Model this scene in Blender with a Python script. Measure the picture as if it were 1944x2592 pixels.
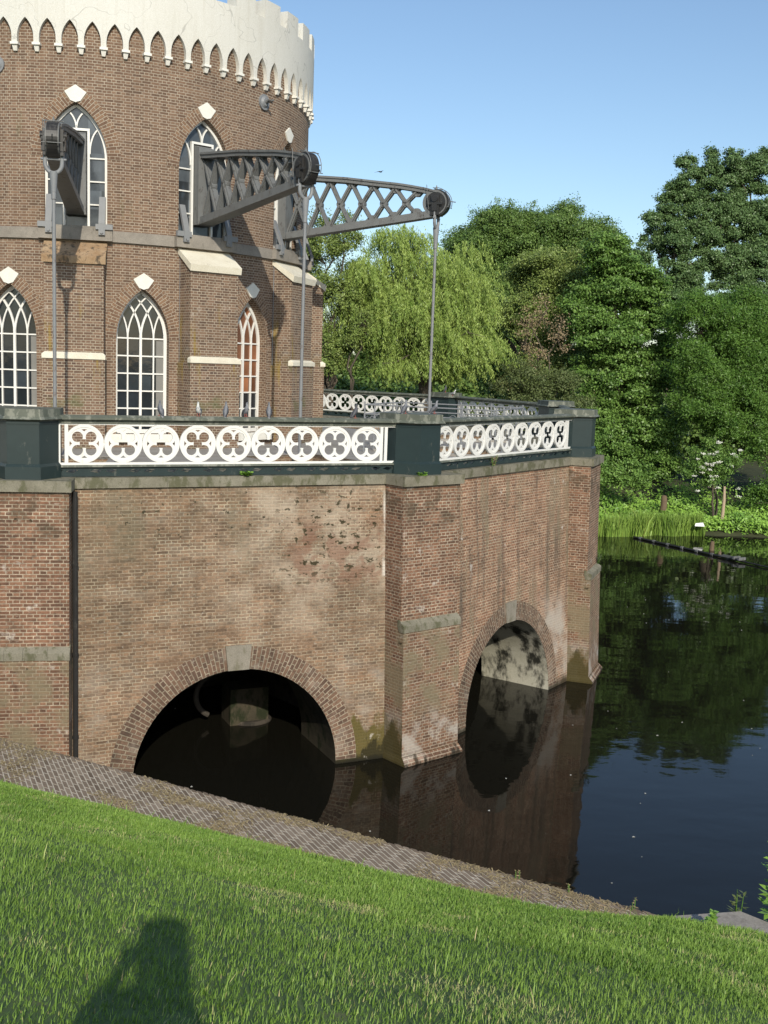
import bpy, bmesh, math, random
import numpy as np
from mathutils import Vector, Matrix
R = math.radians
random.seed(7); rng = np.random.default_rng(7)
S = bpy.context.scene
for o in list(bpy.data.objects): bpy.data.objects.remove(o)

# ------------------------------------------------------------------ camera
EYE = Vector((0, 0, 7.814)); PITCH = 0.13244; ROLL = 0.03459
cd = bpy.data.cameras.new("camera"); cam = bpy.data.objects.new("camera", cd); S.collection.objects.link(cam)
cd.sensor_fit = 'VERTICAL'; cd.sensor_height = 36; cd.sensor_width = 27; cd.lens = 2764.66 / 2592 * 36
cd.clip_start = 0.05; cd.clip_end = 5000
up0 = Vector((0, math.sin(PITCH), math.cos(PITCH))); fw = Vector((0, math.cos(PITCH), -math.sin(PITCH))); rt0 = Vector((1, 0, 0))
cx_ = rt0 * math.cos(ROLL) + up0 * math.sin(ROLL); cy_ = up0 * math.cos(ROLL) - rt0 * math.sin(ROLL)
mw = Matrix((cx_, cy_, -fw)).transposed().to_4x4(); mw.translation = EYE
cam.matrix_world = mw
S.camera = cam

# ------------------------------------------------------------------ sky, sun, exposure
SUN_EL = R(29); LIGHT_AZ = R(-12.8)          # the direction the light travels, from +Y
w = bpy.data.worlds.new("World"); S.world = w; w.use_nodes = True
nt = w.node_tree; nt.nodes.clear()
sky = nt.nodes.new("ShaderNodeTexSky"); sky.sky_type = 'NISHITA'; sky.sun_disc = False
sky.sun_elevation = SUN_EL; sky.sun_rotation = R(180) + LIGHT_AZ; sky.air_density = 1.0; sky.dust_density = 0.8; sky.ozone_density = 2.2
bg = nt.nodes.new("ShaderNodeBackground"); bg.inputs[1].default_value = 0.148
wo = nt.nodes.new("ShaderNodeOutputWorld"); tn = nt.nodes.new('ShaderNodeMix'); tn.data_type = 'RGBA'; tn.blend_type = 'MULTIPLY'; tn.inputs[0].default_value = 1; tn.inputs[7].default_value = (.97, 1.0, 1.0, 1); nt.links.new(sky.outputs[0], tn.inputs[6]); nt.links.new(tn.outputs[2], bg.inputs[0]); nt.links.new(bg.outputs[0], wo.inputs[0])
sd = bpy.data.lights.new("sun", 'SUN'); sd.energy = 4.0; sd.angle = R(0.53); sd.color = (1.0, 0.93, 0.80)
sun = bpy.data.objects.new("sun", sd); S.collection.objects.link(sun)
ld = Vector((math.sin(LIGHT_AZ) * math.cos(SUN_EL), math.cos(LIGHT_AZ) * math.cos(SUN_EL), -math.sin(SUN_EL)))
sun.rotation_euler = (-ld).to_track_quat('Z', 'Y').to_euler(); sun.location = (5, -20, 30)
S.view_settings.view_transform = 'Standard'; S.view_settings.look = 'None'; S.view_settings.gamma = 1.0
S.view_settings.exposure = 0.0; S.view_settings.use_curve_mapping = False
S.cycles.max_bounces = 6; S.cycles.transparent_max_bounces = 8; S.cycles.use_denoising = True
S.cycles.sample_clamp_indirect = 6

# ------------------------------------------------------------------ site frame
C = Vector((-8.7049, 32.8668, 0)); ROT = R(-79.826); STEP = 30.0
def site(ang, r, t=0., z=0.):
    a = ROT + R(ang); n = Vector((math.cos(a), math.sin(a), 0))
    return C + n * r + Vector((-n.y, n.x, 0)) * t + Vector((0, 0, z))

# ------------------------------------------------------------------ object helpers
COL = S.collection
def tag(o, label=None, cat=None, group=None, kind=None):
    if label: o["label"] = label
    if cat: o["category"] = cat
    if group: o["group"] = group
    if kind: o["kind"] = kind
    return o
def empty(name, loc, rz=0., label=None, cat=None, group=None):
    o = bpy.data.objects.new(name, None); COL.objects.link(o); o.location = loc; o.rotation_euler = (0, 0, rz); o.empty_display_size = .3
    return tag(o, label, cat, group)
def copy_tree(o, parent=None):
    c = o.copy(); COL.objects.link(c); c.parent = parent
    for ch in list(o.children): copy_tree(ch, c)
    return c

class MB:
    """collects faces with metre-true UVs and links them as ONE mesh object"""
    def __init__(s): s.v = []; s.f = []; s.uv = []; s.mi = []
    def poly(s, pts, uv=None, mi=0):
        pts = [Vector(p) for p in pts]; b = len(s.v); s.v += pts; s.f.append(list(range(b, b + len(pts)))); s.mi.append(mi)
        if uv is None:
            n = Vector((0, 0, 0))
            for i in range(len(pts)): n += (pts[i] - pts[0]).cross(pts[(i + 1) % len(pts)] - pts[0])
            if n.length < 1e-12: n = Vector((0, 0, 1))
            n.normalize()
            if abs(n.z) > .75: uv = [(p.x, p.y) for p in pts]
            else:
                t = Vector((-n.y, n.x, 0)).normalized(); uv = [(p.dot(t), p.z) for p in pts]
        s.uv.append([tuple(q) for q in uv])
    def prism(s, base, vec, mi=0, caps=(True, True)):
        base = [Vector(p) for p in base]; top = [p + Vector(vec) for p in base]; n = len(base)
        # orient so that the side normals point outwards
        nn = Vector((0, 0, 0))
        for i in range(n): nn += (base[i] - base[0]).cross(base[(i + 1) % n] - base[0])
        if nn.dot(Vector(vec)) < 0: base.reverse(); top.reverse()
        if caps[0]: s.poly(base[::-1], mi=mi)
        if caps[1]: s.poly(top, mi=mi)
        for i in range(n):
            j = (i + 1) % n; s.poly([base[i], base[j], top[j], top[i]], mi=mi)
    def box(s, x0, x1, y0, y1, z0, z1, mi=0):
        s.prism([(x0, y0, z0), (x1, y0, z0), (x1, y1, z0), (x0, y1, z0)], (0, 0, z1 - z0), mi)
    def frustum(s, b, t, mi=0, caps=(True, True)):
        b = [Vector(p) for p in b]; t = [Vector(p) for p in t]; n = len(b)
        if caps[0]: s.poly(b[::-1], mi=mi)
        if caps[1]: s.poly(t, mi=mi)
        for i in range(n):
            j = (i + 1) % n; s.poly([b[i], b[j], t[j], t[i]], mi=mi)
    def bar(s, p0, p1, wid, dep, up=(1, 0, 0), mi=0):
        p0 = Vector(p0); p1 = Vector(p1); d = (p1 - p0).normalized(); u = Vector(up); u = (u - d * u.dot(d)).normalized(); v = d.cross(u)
        q = [p0 + u * dep * a + v * wid * b for a, b in ((-.5, -.5), (.5, -.5), (.5, .5), (-.5, .5))]
        s.prism(q, p1 - p0, mi)
    def tube(s, pts, rad, seg=10, mi=0, cap=True):
        pts = [Vector(p) for p in pts]; n = len(pts); rad = rad if hasattr(rad, '__len__') else [rad] * n
        rings = []; ref = None
        for i, p in enumerate(pts):
            d = (pts[min(i + 1, n - 1)] - pts[max(i - 1, 0)]).normalized()
            if ref is None: ref = Vector((0, 0, 1)) if abs(d.z) < .9 else Vector((1, 0, 0))
            ref = (ref - d * ref.dot(d)).normalized(); b = d.cross(ref)
            rings.append([p + (ref * math.cos(2 * math.pi * k / seg) + b * math.sin(2 * math.pi * k / seg)) * rad[i] for k in range(seg)])
        L = 0
        for i in range(n - 1):
            dl = (pts[i + 1] - pts[i]).length
            for k in range(seg):
                j = (k + 1) % seg; c0 = 2 * math.pi * rad[i] * k / seg; c1 = 2 * math.pi * rad[i] * (k + 1) / seg
                s.poly([rings[i][k], rings[i][j], rings[i + 1][j], rings[i + 1][k]], [(c0, L), (c1, L), (c1, L + dl), (c0, L + dl)], mi)
            L += dl
        if cap: s.poly(rings[0][::-1], mi=mi); s.poly(rings[-1], mi=mi)
    def build(s, name, mats, parent=None, origin=(0, 0, 0), smooth=False, weld=False):
        me = bpy.data.meshes.new(name); og = Vector(origin)
        me.from_pydata([tuple(p - og) for p in s.v], [], s.f)
        uvl = me.uv_layers.new(name="UVMap"); flat = [c for f in s.uv for q in f for c in q]
        uvl.data.foreach_set("uv", flat)
        mats = mats if isinstance(mats, (list, tuple)) else [mats]
        for m in mats: me.materials.append(m)
        me.polygons.foreach_set("material_index", s.mi)
        if weld or smooth:
            bm = bmesh.new(); bm.from_mesh(me); bmesh.ops.remove_doubles(bm, verts=bm.verts, dist=1e-4); bm.to_mesh(me); bm.free()
        if smooth:
            me.polygons.foreach_set("use_smooth", [True] * len(me.polygons))
            try: me.set_sharp_from_angle(angle=R(40))
            except Exception: pass
        me.update()
        o = bpy.data.objects.new(name, me); COL.objects.link(o); o.parent = parent
        return o

def fill_curve(name, islands, z_half, m, parent, to3d):
    """flat plate from 2-D outlines (even-odd holes), given a real thickness, turned into a mesh"""
    cu = bpy.data.curves.new("outline", 'CURVE'); cu.dimensions = '2D'; cu.fill_mode = 'BOTH'; cu.extrude = z_half
    for pts in islands:
        sp = cu.splines.new('POLY'); sp.points.add(len(pts) - 1); sp.use_cyclic_u = True
        for p, q in zip(sp.points, pts): p.co = (q[0], q[1], 0, 1)
    o = bpy.data.objects.new("outline", cu); COL.objects.link(o)
    dg = bpy.context.evaluated_depsgraph_get(); me = bpy.data.meshes.new_from_object(o.evaluated_get(dg)); me.name = name
    bpy.data.objects.remove(o); bpy.data.curves.remove(cu)
    for v in me.vertices: v.co = to3d(v.co)
    me.materials.clear(); me.materials.append(m)
    r = bpy.data.objects.new(name, me); COL.objects.link(r); r.parent = parent
    return r
def circ(cx, cy, r, n=40, a0=0., a1=360.):
    return [(cx + r * math.cos(R(a0 + (a1 - a0) * k / n)), cy + r * math.sin(R(a0 + (a1 - a0) * k / n))) for k in range(n if a1 - a0 >= 360 else n + 1)]

# ------------------------------------------------------------------ material helpers
class N:
    def __init__(s, name):
        s.m = bpy.data.materials.new(name); s.m.use_nodes = True; s.t = s.m.node_tree; s.t.nodes.clear()
        s.out = s.n("ShaderNodeOutputMaterial"); s.bsdf = s.n("ShaderNodeBsdfPrincipled"); s.l(s.bsdf.outputs[0], s.out.inputs[0])
    def n(s, k): return s.t.nodes.new(k)
    def l(s, a, b): s.t.links.new(a, b)
    def put(s, sock, v):
        if hasattr(v, 'is_linked') or isinstance(v, bpy.types.NodeSocket): s.l(v, sock)
        elif isinstance(v, (tuple, list)) and len(v) == 3 and sock.type == 'RGBA': sock.default_value = (*v, 1)
        else: sock.default_value = v
    def uv(s): return s.n("ShaderNodeUVMap").outputs[0]
    def obj(s): return s.n("ShaderNodeTexCoord").outputs['Object']
    def pos(s): return s.n("ShaderNodeNewGeometry").outputs['Position']
    def map(s, v, scale=(1, 1, 1), loc=(0, 0, 0), rot=(0, 0, 0)):
        n = s.n("ShaderNodeMapping"); s.l(v, n.inputs[0]); n.inputs['Scale'].default_value = scale; n.inputs['Location'].default_value = loc; n.inputs['Rotation'].default_value = rot; return n.outputs[0]
    def noise(s, v, scale, detail=4, rough=.55, dist=0.):
        n = s.n("ShaderNodeTexNoise"); s.l(v, n.inputs['Vector']); n.inputs['Scale'].default_value = scale; n.inputs['Detail'].default_value = detail; n.inputs['Roughness'].default_value = rough; n.inputs['Distortion'].default_value = dist; return n.outputs['Fac']
    def noisec(s, v, scale, detail=2):
        n = s.n("ShaderNodeTexNoise"); s.l(v, n.inputs['Vector']); n.inputs['Scale'].default_value = scale; n.inputs['Detail'].default_value = detail; return n.outputs['Color']
    def ramp(s, f, stops, interp='LINEAR'):
        n = s.n("ShaderNodeValToRGB"); s.l(f, n.inputs[0]); e = n.color_ramp; e.interpolation = interp
        while len(e.elements) < len(stops): e.elements.new(.5)
        for el, (p, c) in zip(e.elements, stops):
            el.position = p; el.color = (*c, 1) if isinstance(c, (tuple, list)) else (c, c, c, 1)
        return n.outputs[0]
    def step(s, f, a, b):       # 0 below a, 1 above b
        n = s.n("ShaderNodeMapRange"); n.interpolation_type = 'SMOOTHSTEP'; s.put(n.inputs[0], f); n.inputs[1].default_value = a; n.inputs[2].default_value = b; return n.outputs[0]
    def math(s, op, a, b=0.):
        n = s.n("ShaderNodeMath"); n.operation = op; s.put(n.inputs[0], a); s.put(n.inputs[1], b); return n.outputs[0]
    def mix(s, f, a, b, mode='MIX'):
        n = s.n("ShaderNodeMix"); n.data_type = 'RGBA'; n.blend_type = mode; s.put(n.inputs[0], f); s.put(n.inputs[6], a); s.put(n.inputs[7], b); return n.outputs[2]
    def xyz(s, v):
        n = s.n("ShaderNodeSeparateXYZ"); s.l(v, n.inputs[0]); return n.outputs
    def attr(s, name):
        n = s.n("ShaderNodeAttribute"); n.attribute_name = name; return n.outputs
    def bump(s, h, strength=.5, dist=.01):
        n = s.n("ShaderNodeBump"); s.l(h, n.inputs['Height']); n.inputs['Strength'].default_value = strength; n.inputs['Distance'].default_value = dist; s.l(n.outputs[0], s.bsdf.inputs['Normal']); return n
    def set(s, color=None, rough=.6, metal=0., spec=.5):
        if color is not None: s.put(s.bsdf.inputs['Base Color'], color)
        s.put(s.bsdf.inputs['Roughness'], rough); s.bsdf.inputs['Metallic'].default_value = metal; s.bsdf.inputs['Specular IOR Level'].default_value = spec
        return s.m

def brick_core(g, palette, mortar, row=.0625, bw=.22, joint=.009, wob=.004, uvs=None, squash=.5):
    u = uvs or g.uv()
    d = g.n("ShaderNodeVectorMath"); d.operation = 'SUBTRACT'; g.l(g.noisec(u, 3.1), d.inputs[0]); d.inputs[1].default_value = (.5, .5, .5)
    d2 = g.n("ShaderNodeVectorMath"); d2.operation = 'SCALE'; g.l(d.outputs[0], d2.inputs[0]); d2.inputs[3].default_value = wob * 4
    a = g.n("ShaderNodeVectorMath"); a.operation = 'ADD'; g.l(u, a.inputs[0]); g.l(d2.outputs[0], a.inputs[1])
    b = g.n("ShaderNodeTexBrick"); g.l(a.outputs[0], b.inputs['Vector'])
    b.inputs['Color1'].default_value = (0, 0, 0, 1); b.inputs['Color2'].default_value = (1, 1, 1, 1); b.inputs['Mortar'].default_value = (.5, .5, .5, 1)
    b.inputs['Scale'].default_value = 1; b.inputs['Mortar Size'].default_value = joint; b.inputs['Mortar Smooth'].default_value = .25
    b.inputs['Brick Width'].default_value = bw; b.inputs['Row Height'].default_value = row; b.offset = .5; b.offset_frequency = 2; b.squash = squash; b.squash_frequency = 2
    jit = g.math('ADD', g.math('ADD', g.math('MULTIPLY', b.outputs['Color'], .72), .14), g.math('MULTIPLY', g.math('SUBTRACT', g.noise(u, 1.1, 5, .65), .5), .8))
    col = g.ramp(jit, [(p_, tuple(c_ * k_ for c_, k_ in zip(c, (1.10, 1.06, 1.00)))) for p_, c in palette])
    col = g.mix(.35, col, g.ramp(g.noise(u, 34, 3, .7), [(.3, (.25, .22, .2)), (.7, (.78, .74, .7))]), 'OVERLAY')
    return u, b.outputs['Fac'], col
def brick_mat(name, palette, mortar, overlays=None, patches=(), jlo=.75, **kw):
    g = N(name); u, fac, col = brick_core(g, palette, mortar, **kw)
    mort = g.mix(.5, mortar, g.ramp(g.noise(u, 7, 4), [(.3, tuple(c * .55 for c in mortar)), (.7, tuple(min(1, c * 1.15) for c in mortar))]))
    # a little of the mortar smears over the bricks, and some joints have lost theirs
    smear = g.step(g.noise(g.map(u, (.55, 1.5, 1)), 9, 6, .7), .56, .76)
    keep = g.ramp(g.noise(g.map(u, (.6, 1.6, 1)), 1.9, 6, .7), [(.34, jlo), (.66, 1.0)])
    f2 = g.math('MAXIMUM', g.math('MULTIPLY', fac, keep), g.math('MULTIPLY', smear, .5))
    col = g.mix(f2, col, mort)
    h = g.math('SUBTRACT', g.math('MULTIPLY', g.noise(u, 60, 3), .35), fac)
    x, y, z = g.xyz(u)[:3]
    for fn in (overlays or []): col = fn(g, u, x, y, col, fac)
    g.bump(h, .7, .012)
    return g.set(col, .88, 0, .25)

def box_mask(g, x, y, x0, x1, y0, y1, soft):
    a = g.math('MULTIPLY', g.step(x, x0 - soft, x0 + soft), g.math('SUBTRACT', 1., g.step(x, x1 - soft, x1 + soft)))
    b = g.math('MULTIPLY', g.step(y, y0 - soft, y0 + soft), g.math('SUBTRACT', 1., g.step(y, y1 - soft, y1 + soft)))
    return g.math('MULTIPLY', a, b)
def ov_tone(scale, lo, hi, amt=1.):
    def f(g, u, x, y, col, fac): return g.mix(amt, col, g.ramp(g.noise(u, scale, 4, .6), [(.3, lo), (.7, hi)]), 'MULTIPLY')
    return f
def ov_patch(color, amt, thr, scale, box=None, soft=.5, stretch=(1, 1, 1), wid=.1, off=(0, 0, 0)):
    def f(g, u, x, y, col, fac):
        m = g.step(g.noise(g.map(u, stretch, off), scale, 6, .62), thr, thr + wid)
        if box: m = g.math('MULTIPLY', m, box_mask(g, x, y, *box, soft))
        return g.mix(g.math('MULTIPLY', m, amt), col, color)
    return f
def ov_base(color, amt, level, wav, scale=1.2, wid=.12, box=None, soft=.3):
    def f(g, u, x, y, col, fac):
        lv = g.math('ADD', g.math('MULTIPLY', g.math('SUBTRACT', g.noise(g.map(u, (1, .35, 1)), scale, 6, .6), .5), wav * 2), level)
        m = g.step(g.math('SUBTRACT', lv, y), -wid, wid)
        if box: m = g.math('MULTIPLY', m, box_mask(g, x, y, *box, soft))
        return g.mix(g.math('MULTIPLY', m, amt), col, color)
    return f

P_TOWER = [(0, (.100, .070, .054)), (.35, (.142, .097, .073)), (.65, (.175, .120, .089)), (1, (.23, .165, .122))]
M_tower = brick_mat("tower_brick", P_TOWER, (.46, .405, .325), [ov_tone(.5, (.86, .84, .82), (1.06, 1.03, 1.0)),
    ov_patch((.11, .12, .05), .35, .62, .55, stretch=(2.2, .5, 1)), ov_patch((.42, .36, .28), .5, .66, 1.7)], row=.0655, joint=.0085, jlo=.65)
M_tower_arch = brick_mat("tower_arch_brick", [(0, (.10, .066, .05)), (.5, (.17, .11, .076)), (1, (.23, .155, .105))], (.42, .36, .28), row=.068, bw=.24, joint=.008)
M_butt = brick_mat("buttress_brick", [(0, (.08, .057, .05)), (.5, (.15, .102, .076)), (1, (.22, .152, .115))], (.44, .38, .30), [ov_tone(.5, (.86, .85, .82), (1.05, 1.03, 1.0)),
    ov_patch((.10, .12, .045), .55, .52, .7, box=(-9, 9, 5, 7.8), soft=.5), ov_patch((.30, .21, .03), .6, .56, .9, box=(-9, 9, 5.3, 9), soft=.5, stretch=(2.6, .35, 1)), ov_patch((.55, .49, .42), .45, .6, 1.5, box=(-9, 9, 7.8, 9.3), soft=.4)], row=.0655)
P_WALL = [(0, (.115, .083, .064)), (.3, (.175, .122, .090)), (.6, (.220, .152, .110)), (.85, (.265, .180, .128)), (1, (.31, .225, .165))]
GRIME = [ov_tone(14, (.80, .80, .80), (1.18, 1.16, 1.14), ), ov_tone(.45, (.72, .74, .70), (1.12, 1.08, 1.02)), ov_tone(2.6, (.80, .80, .78), (1.14, 1.12, 1.10)), ov_patch((.060, .048, .036), .45, .56, 7, wid=.12, stretch=(.6, 1.4, 1)), ov_patch((.46, .41, .34), .5, .60, 10, wid=.12, stretch=(.6, 1.4, 1), off=(4, 4, 0))]
M_wall_front = brick_mat("terrace_brick_front", P_WALL, (.47, .405, .31), GRIME + [
    ov_patch((.50, .415, .315), .62, .38, 1.1, box=(-.2, 3.6, 2.9, 6.2), soft=.8, wid=.30), ov_patch((.37, .315, .24), .35, .46, 2.6, wid=.3, stretch=(.5, 1.2, 1)), ov_patch((.62, .58, .52), .55, .62, 26, wid=.08, stretch=(.6, 1.2, 1)),
    ov_patch((.135, .125, .080), .5, .46, .6, box=(-3.6, 1.2, 4.0, 6), soft=.8, wid=.2, stretch=(1.8, .6, 1)), ov_patch((.13, .085, .055), .45, .48, .5, box=(-3.6, 0, 1.8, 3.4), soft=.6, wid=.2, off=(1, 1, 0)),
    ov_patch((.22, .115, .075), .6, .46, 2.2, box=(1.0, 3.1, 3.6, 4.8), soft=.25, wid=.1, off=(3, 1, 0)),
    ov_patch((.030, .028, .011), .92, .57, 7.0, box=(.7, 3.15, 3.6, 5.5), soft=.45, wid=.05, off=(7, 2, 0), stretch=(.8, 1.15, 1)), ov_patch((.034, .031, .012), .92, .585, 4.6, box=(1.1, 2.9, 3.7, 4.8), soft=.35, wid=.04, off=(5, 5, 0), stretch=(.8, 1.1, 1)),
    ov_patch((.030, .028, .014), .9, .62, 6.5, box=(-3, 3.2, 4.4, 5.6), soft=.4, wid=.03, off=(2, 9, 0)), ov_patch((.04, .033, .02), .8, .72, 9, wid=.03),
    ov_patch((.66, .62, .55), .8, .40, 3.0, box=(2.96, 3.10, 3.7, 5.4), soft=.03, wid=.2, stretch=(1, .5, 1)),
    ov_patch((.42, .38, .32), .45, .42, 1.6, box=(1.9, 3.6, .3, 2.0), soft=.4, wid=.3), ov_patch((.38, .335, .27), .4, .42, 1.6, box=(-3.6, -1.6, -.5, 2.4), soft=.6, wid=.3),
    ov_base((.105, .085, .020), .88, .72, .9, 2.2, .08, box=(1.6, 3.8, -1, 1.8)), ov_base((.024, .021, .009), .85, .34, .9, 2.6, .06, box=(1.6, 3.8, -1, 1.6)), ov_patch((.46, .42, .35), .8, .62, 3.2, wid=.05, box=(1.9, 3.6, .0, .9), soft=.1), ov_base((.014, .013, .008), .85, .06, .1, 3.0, .05)], joint=.0105, jlo=.12)
M_wall_side = brick_mat("terrace_brick_side", [(0, (.14, .083, .063)), (.35, (.235, .135, .096)), (.7, (.30, .175, .124)), (1, (.35, .23, .165))], (.58, .48, .375), GRIME + [
    ov_patch((.075, .066, .054), .68, .50, 1.0, box=(-3.6, 3.6, 2.0, 5.7), soft=.5, stretch=(2.8, .22, 1), wid=.16), ov_patch((.20, .175, .115), .55, .50, .9, stretch=(2.2, .35, 1), wid=.14, off=(5, 0, 0)),
    ov_patch((.60, .55, .49), .7, .63, 2.4, box=(-2.5, 3, 3.4, 5.4), soft=.5, wid=.05), ov_patch((.032, .027, .014), .88, .665, 5, wid=.03),
    ov_patch((.46, .42, .36), .75, .40, .9, box=(1.4, 3.8, -.5, 2.2), soft=.5, wid=.2), ov_patch((.42, .38, .32), .6, .45, 1.1, box=(-3.6, 3.6, -.5, .9), soft=.4, wid=.2), ov_base((.025, .023, .010), .88, .14, .25, 2.0)], joint=.0115, jlo=.45)
M_wall_any = brick_mat("terrace_brick", P_WALL, (.45, .38, .29), GRIME + [ov_base((.03, .03, .012), .9, .15, .2, 2.)])
def pier_mat(name, off):
    return brick_mat(name, [(0, (.095, .060, .048)), (.35, (.165, .095, .070)), (.7, (.225, .128, .092)), (1, (.28, .18, .133))], (.50, .43, .345), GRIME + [
    ov_patch((.075, .060, .038), .65, .46, 2.4, box=(-99, 99, 4.75, 5.7), soft=.2, wid=.16, off=off), ov_patch((.62, .57, .50), .55, .6, 2.2, wid=.1, off=off),
    ov_patch((.20, .17, .105), .75, .42, 1.3, box=(-99, 99, 1.0, 2.75), soft=.3, wid=.14, off=off), ov_patch((.035, .028, .014), .85, .65, 3.1, wid=.04, off=off),
    ov_patch((.45, .42, .37), .65, .46, 1.6, box=(-99, 99, .1, .9), soft=.3, wid=.14, off=off), ov_base((.016, .015, .009), .85, .02, .75, 2.6, .05), ov_base((.020, .019, .010), .88, .55, .8, 1.8, .06, box=(5, 99, -2, 1.6)), ov_base((.020, .019, .010), .88, .55, .8, 1.8, .06, box=(-99, -5, -2, 1.6)), ov_base((.09, .072, .02), .6, .85, .8, 2.2, .1, box=(5, 99, -2, 1.8)), ov_base((.09, .072, .02), .6, .85, .8, 2.2, .1, box=(-99, -5, -2, 1.8))], joint=.010, jlo=.45)
M_pier = pier_mat("pier_brick", (0, 0, 0))
M_arch_ring = brick_mat("arch_ring_brick", [(0, (.085, .060, .052)), (.5, (.140, .094, .076)), (1, (.20, .135, .105))], (.38, .33, .26), GRIME + [ov_patch((.36, .31, .25), .6, .52, 1.2, wid=.2)], row=.0725, bw=.22)
def stone(name, lo, hi, dirt=(.10, .10, .06), damt=.5, dthr=.55, rough=.85, scale=2.2, joint=None, streak=0.):
    g = N(name); o = g.obj(); col = g.ramp(g.noise(o, scale, 6, .62), [(.3, lo), (.72, hi)])
    col = g.mix(.5, col, g.ramp(g.noise(o, 45, 4, .7), [(.3, (.3, .3, .3)), (.7, (.7, .7, .7))]), 'OVERLAY')
    col = g.mix(g.math('MULTIPLY', g.step(g.noise(g.map(o, (1.5, 1.5, .8)), scale * 1.7, 7, .66), dthr, dthr + .13), damt), col, dirt)
    if streak:      # rain streaks and hairline cracks
        col = g.mix(g.math('MULTIPLY', g.step(g.noise(g.map(o, (4.5, 4.5, .22)), 1.6, 6, .7), .50, .72), streak), col, dirt)
        ck = g.noise(g.map(o, (1, 1, 1)), .55, 3, .6, .5); col = g.mix(g.math('MULTIPLY', g.math('SUBTRACT', 1., g.step(g.math('ABSOLUTE', g.math('SUBTRACT', ck, .5)), .0012, .0035)), .4), col, tuple(c * .35 for c in lo))
    g.bump(g.noise(o, 38, 6, .7), .35, .012)
    return g.set(col, rough, 0, .3)
M_coping = stone("coping_stone", (.165, .152, .110), (.265, .245, .188), (.075, .078, .034), .7, .47)
M_band = stone("string_course_stone", (.20, .18, .155), (.31, .28, .24), (.11, .10, .08), .5, .56)
M_plaster = stone("parapet_plaster", (.60, .585, .525), (.66, .65, .60), (.40, .36, .27), .3, .66, scale=.5, streak=.22)
M_white = stone("white_stone", (.66, .64, .56), (.78, .76, .70), (.40, .36, .26), .4, .64)
M_whitecap = stone("white_cap_stone", (.62, .57, .45), (.74, .70, .58), (.20, .15, .09), .55, .62)
M_lichencap = stone("lichen_cap_stone", (.27, .165, .085), (.42, .31, .20), (.07, .055, .04), .85, .50, scale=3)
M_key = stone("sandstone", (.20, .18, .14), (.29, .26, .21), (.13, .12, .07), .6, .52)
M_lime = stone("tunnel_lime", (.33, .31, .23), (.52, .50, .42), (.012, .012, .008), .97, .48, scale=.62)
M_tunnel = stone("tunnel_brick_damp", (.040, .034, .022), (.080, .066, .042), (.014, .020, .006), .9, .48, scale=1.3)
M_deck = stone("deck_stone", (.26, .24, .21), (.36, .34, .31), (.14, .14, .10), .4, .56)
M_concrete = stone("slab_concrete", (.27, .24, .21), (.36, .33, .29), (.16, .14, .12), .5, .55, scale=1.5)
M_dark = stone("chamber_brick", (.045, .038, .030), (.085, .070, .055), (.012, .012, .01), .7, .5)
def paint(name, c, rough=.45, var=.15, dirt=(.2, .19, .14), damt=.4, dthr=.62, metal=0., streak=0., rust=(.13, .065, .032)):
    g = N(name); o = g.obj()
    col = g.mix(g.noise(o, 5, 4), tuple(k * (1 - var) for k in c), tuple(min(1, k * (1 + var)) for k in c))
    col = g.mix(g.math('MULTIPLY', g.step(g.noise(g.map(o, (1, 1, .5)), 6, 7, .7), dthr, dthr + .08), damt), col, dirt)
    if streak: col = g.mix(g.math('MULTIPLY', g.step(g.noise(g.map(o, (3.2, 3.2, .30)), 3.0, 7, .72), .55, .74), streak), col, rust)
    g.bump(g.noise(o, 70, 4), .12, .006)
    return g.set(col, rough, metal, .4)
M_green = paint("dark_green_paint", (.020, .034, .034), .42, .18, (.12, .125, .105), .55, .60)
M_rail = paint("weathered_rail", (.10, .11, .085), .6, .3, (.27, .27, .22), .6, .52)
M_whitep = paint("white_paint", (.74, .73, .69), .45, .04, (.45, .40, .31), .5, .63, streak=.22, rust=(.42, .33, .22))
M_iron = paint("grey_iron_paint", (.150, .154, .152), .5, .2, (.055, .045, .038), .7, .56, streak=.5, rust=(.09, .06, .042))
M_ironl = paint("light_grey_iron", (.215, .222, .23), .5, .12, (.13, .09, .06), .5, .62)
M_black = paint("oily_black_iron", (.028, .027, .026), .38, .3, (.09, .085, .075), .5, .58)
M_rod = paint("rod_steel", (.21, .215, .22), .42, .12, (.12, .08, .06), .6, .56, streak=.5)
def glass(name, c, rough=.06):
    g = N(name); o = g.obj(); x, y, z = g.xyz(o)[:3]
    cv = g.n("ShaderNodeCombineXYZ"); g.l(g.math('FLOOR', g.math('DIVIDE', g.math('ADD', y, 5.), .31)), cv.inputs[0]); g.l(g.math('FLOOR', g.math('DIVIDE', g.math('SUBTRACT', z, .57), .435)), cv.inputs[1])
    wn = g.n("ShaderNodeTexWhiteNoise"); g.l(cv.outputs[0], wn.inputs['Vector'])
    f = g.math('ADD', g.math('MULTIPLY', wn.outputs[0], .55), g.math('MULTIPLY', g.noise(o, 2.2, 4), .5))
    col = g.ramp(f, [(.25, c), (.55, tuple(k * 1.8 for k in c)), (.85, tuple(k * 4.2 for k in c))])
    g.bump(g.math('ADD', g.noise(o, 3.5, 3), g.math('MULTIPLY', wn.outputs[0], .6)), .10, .02)
    return g.set(col, rough, 0, .6)
M_glass = glass("dark_glass", (.012, .015, .018)); M_glass_b = glass("glass_brown_blind", (.10, .040, .018), .3); M_glass_u = glass("hazy_glass", (.030, .035, .040), .1)
M_curtain = paint("pale_blind", (.20, .195, .18), .8, .1)

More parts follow.
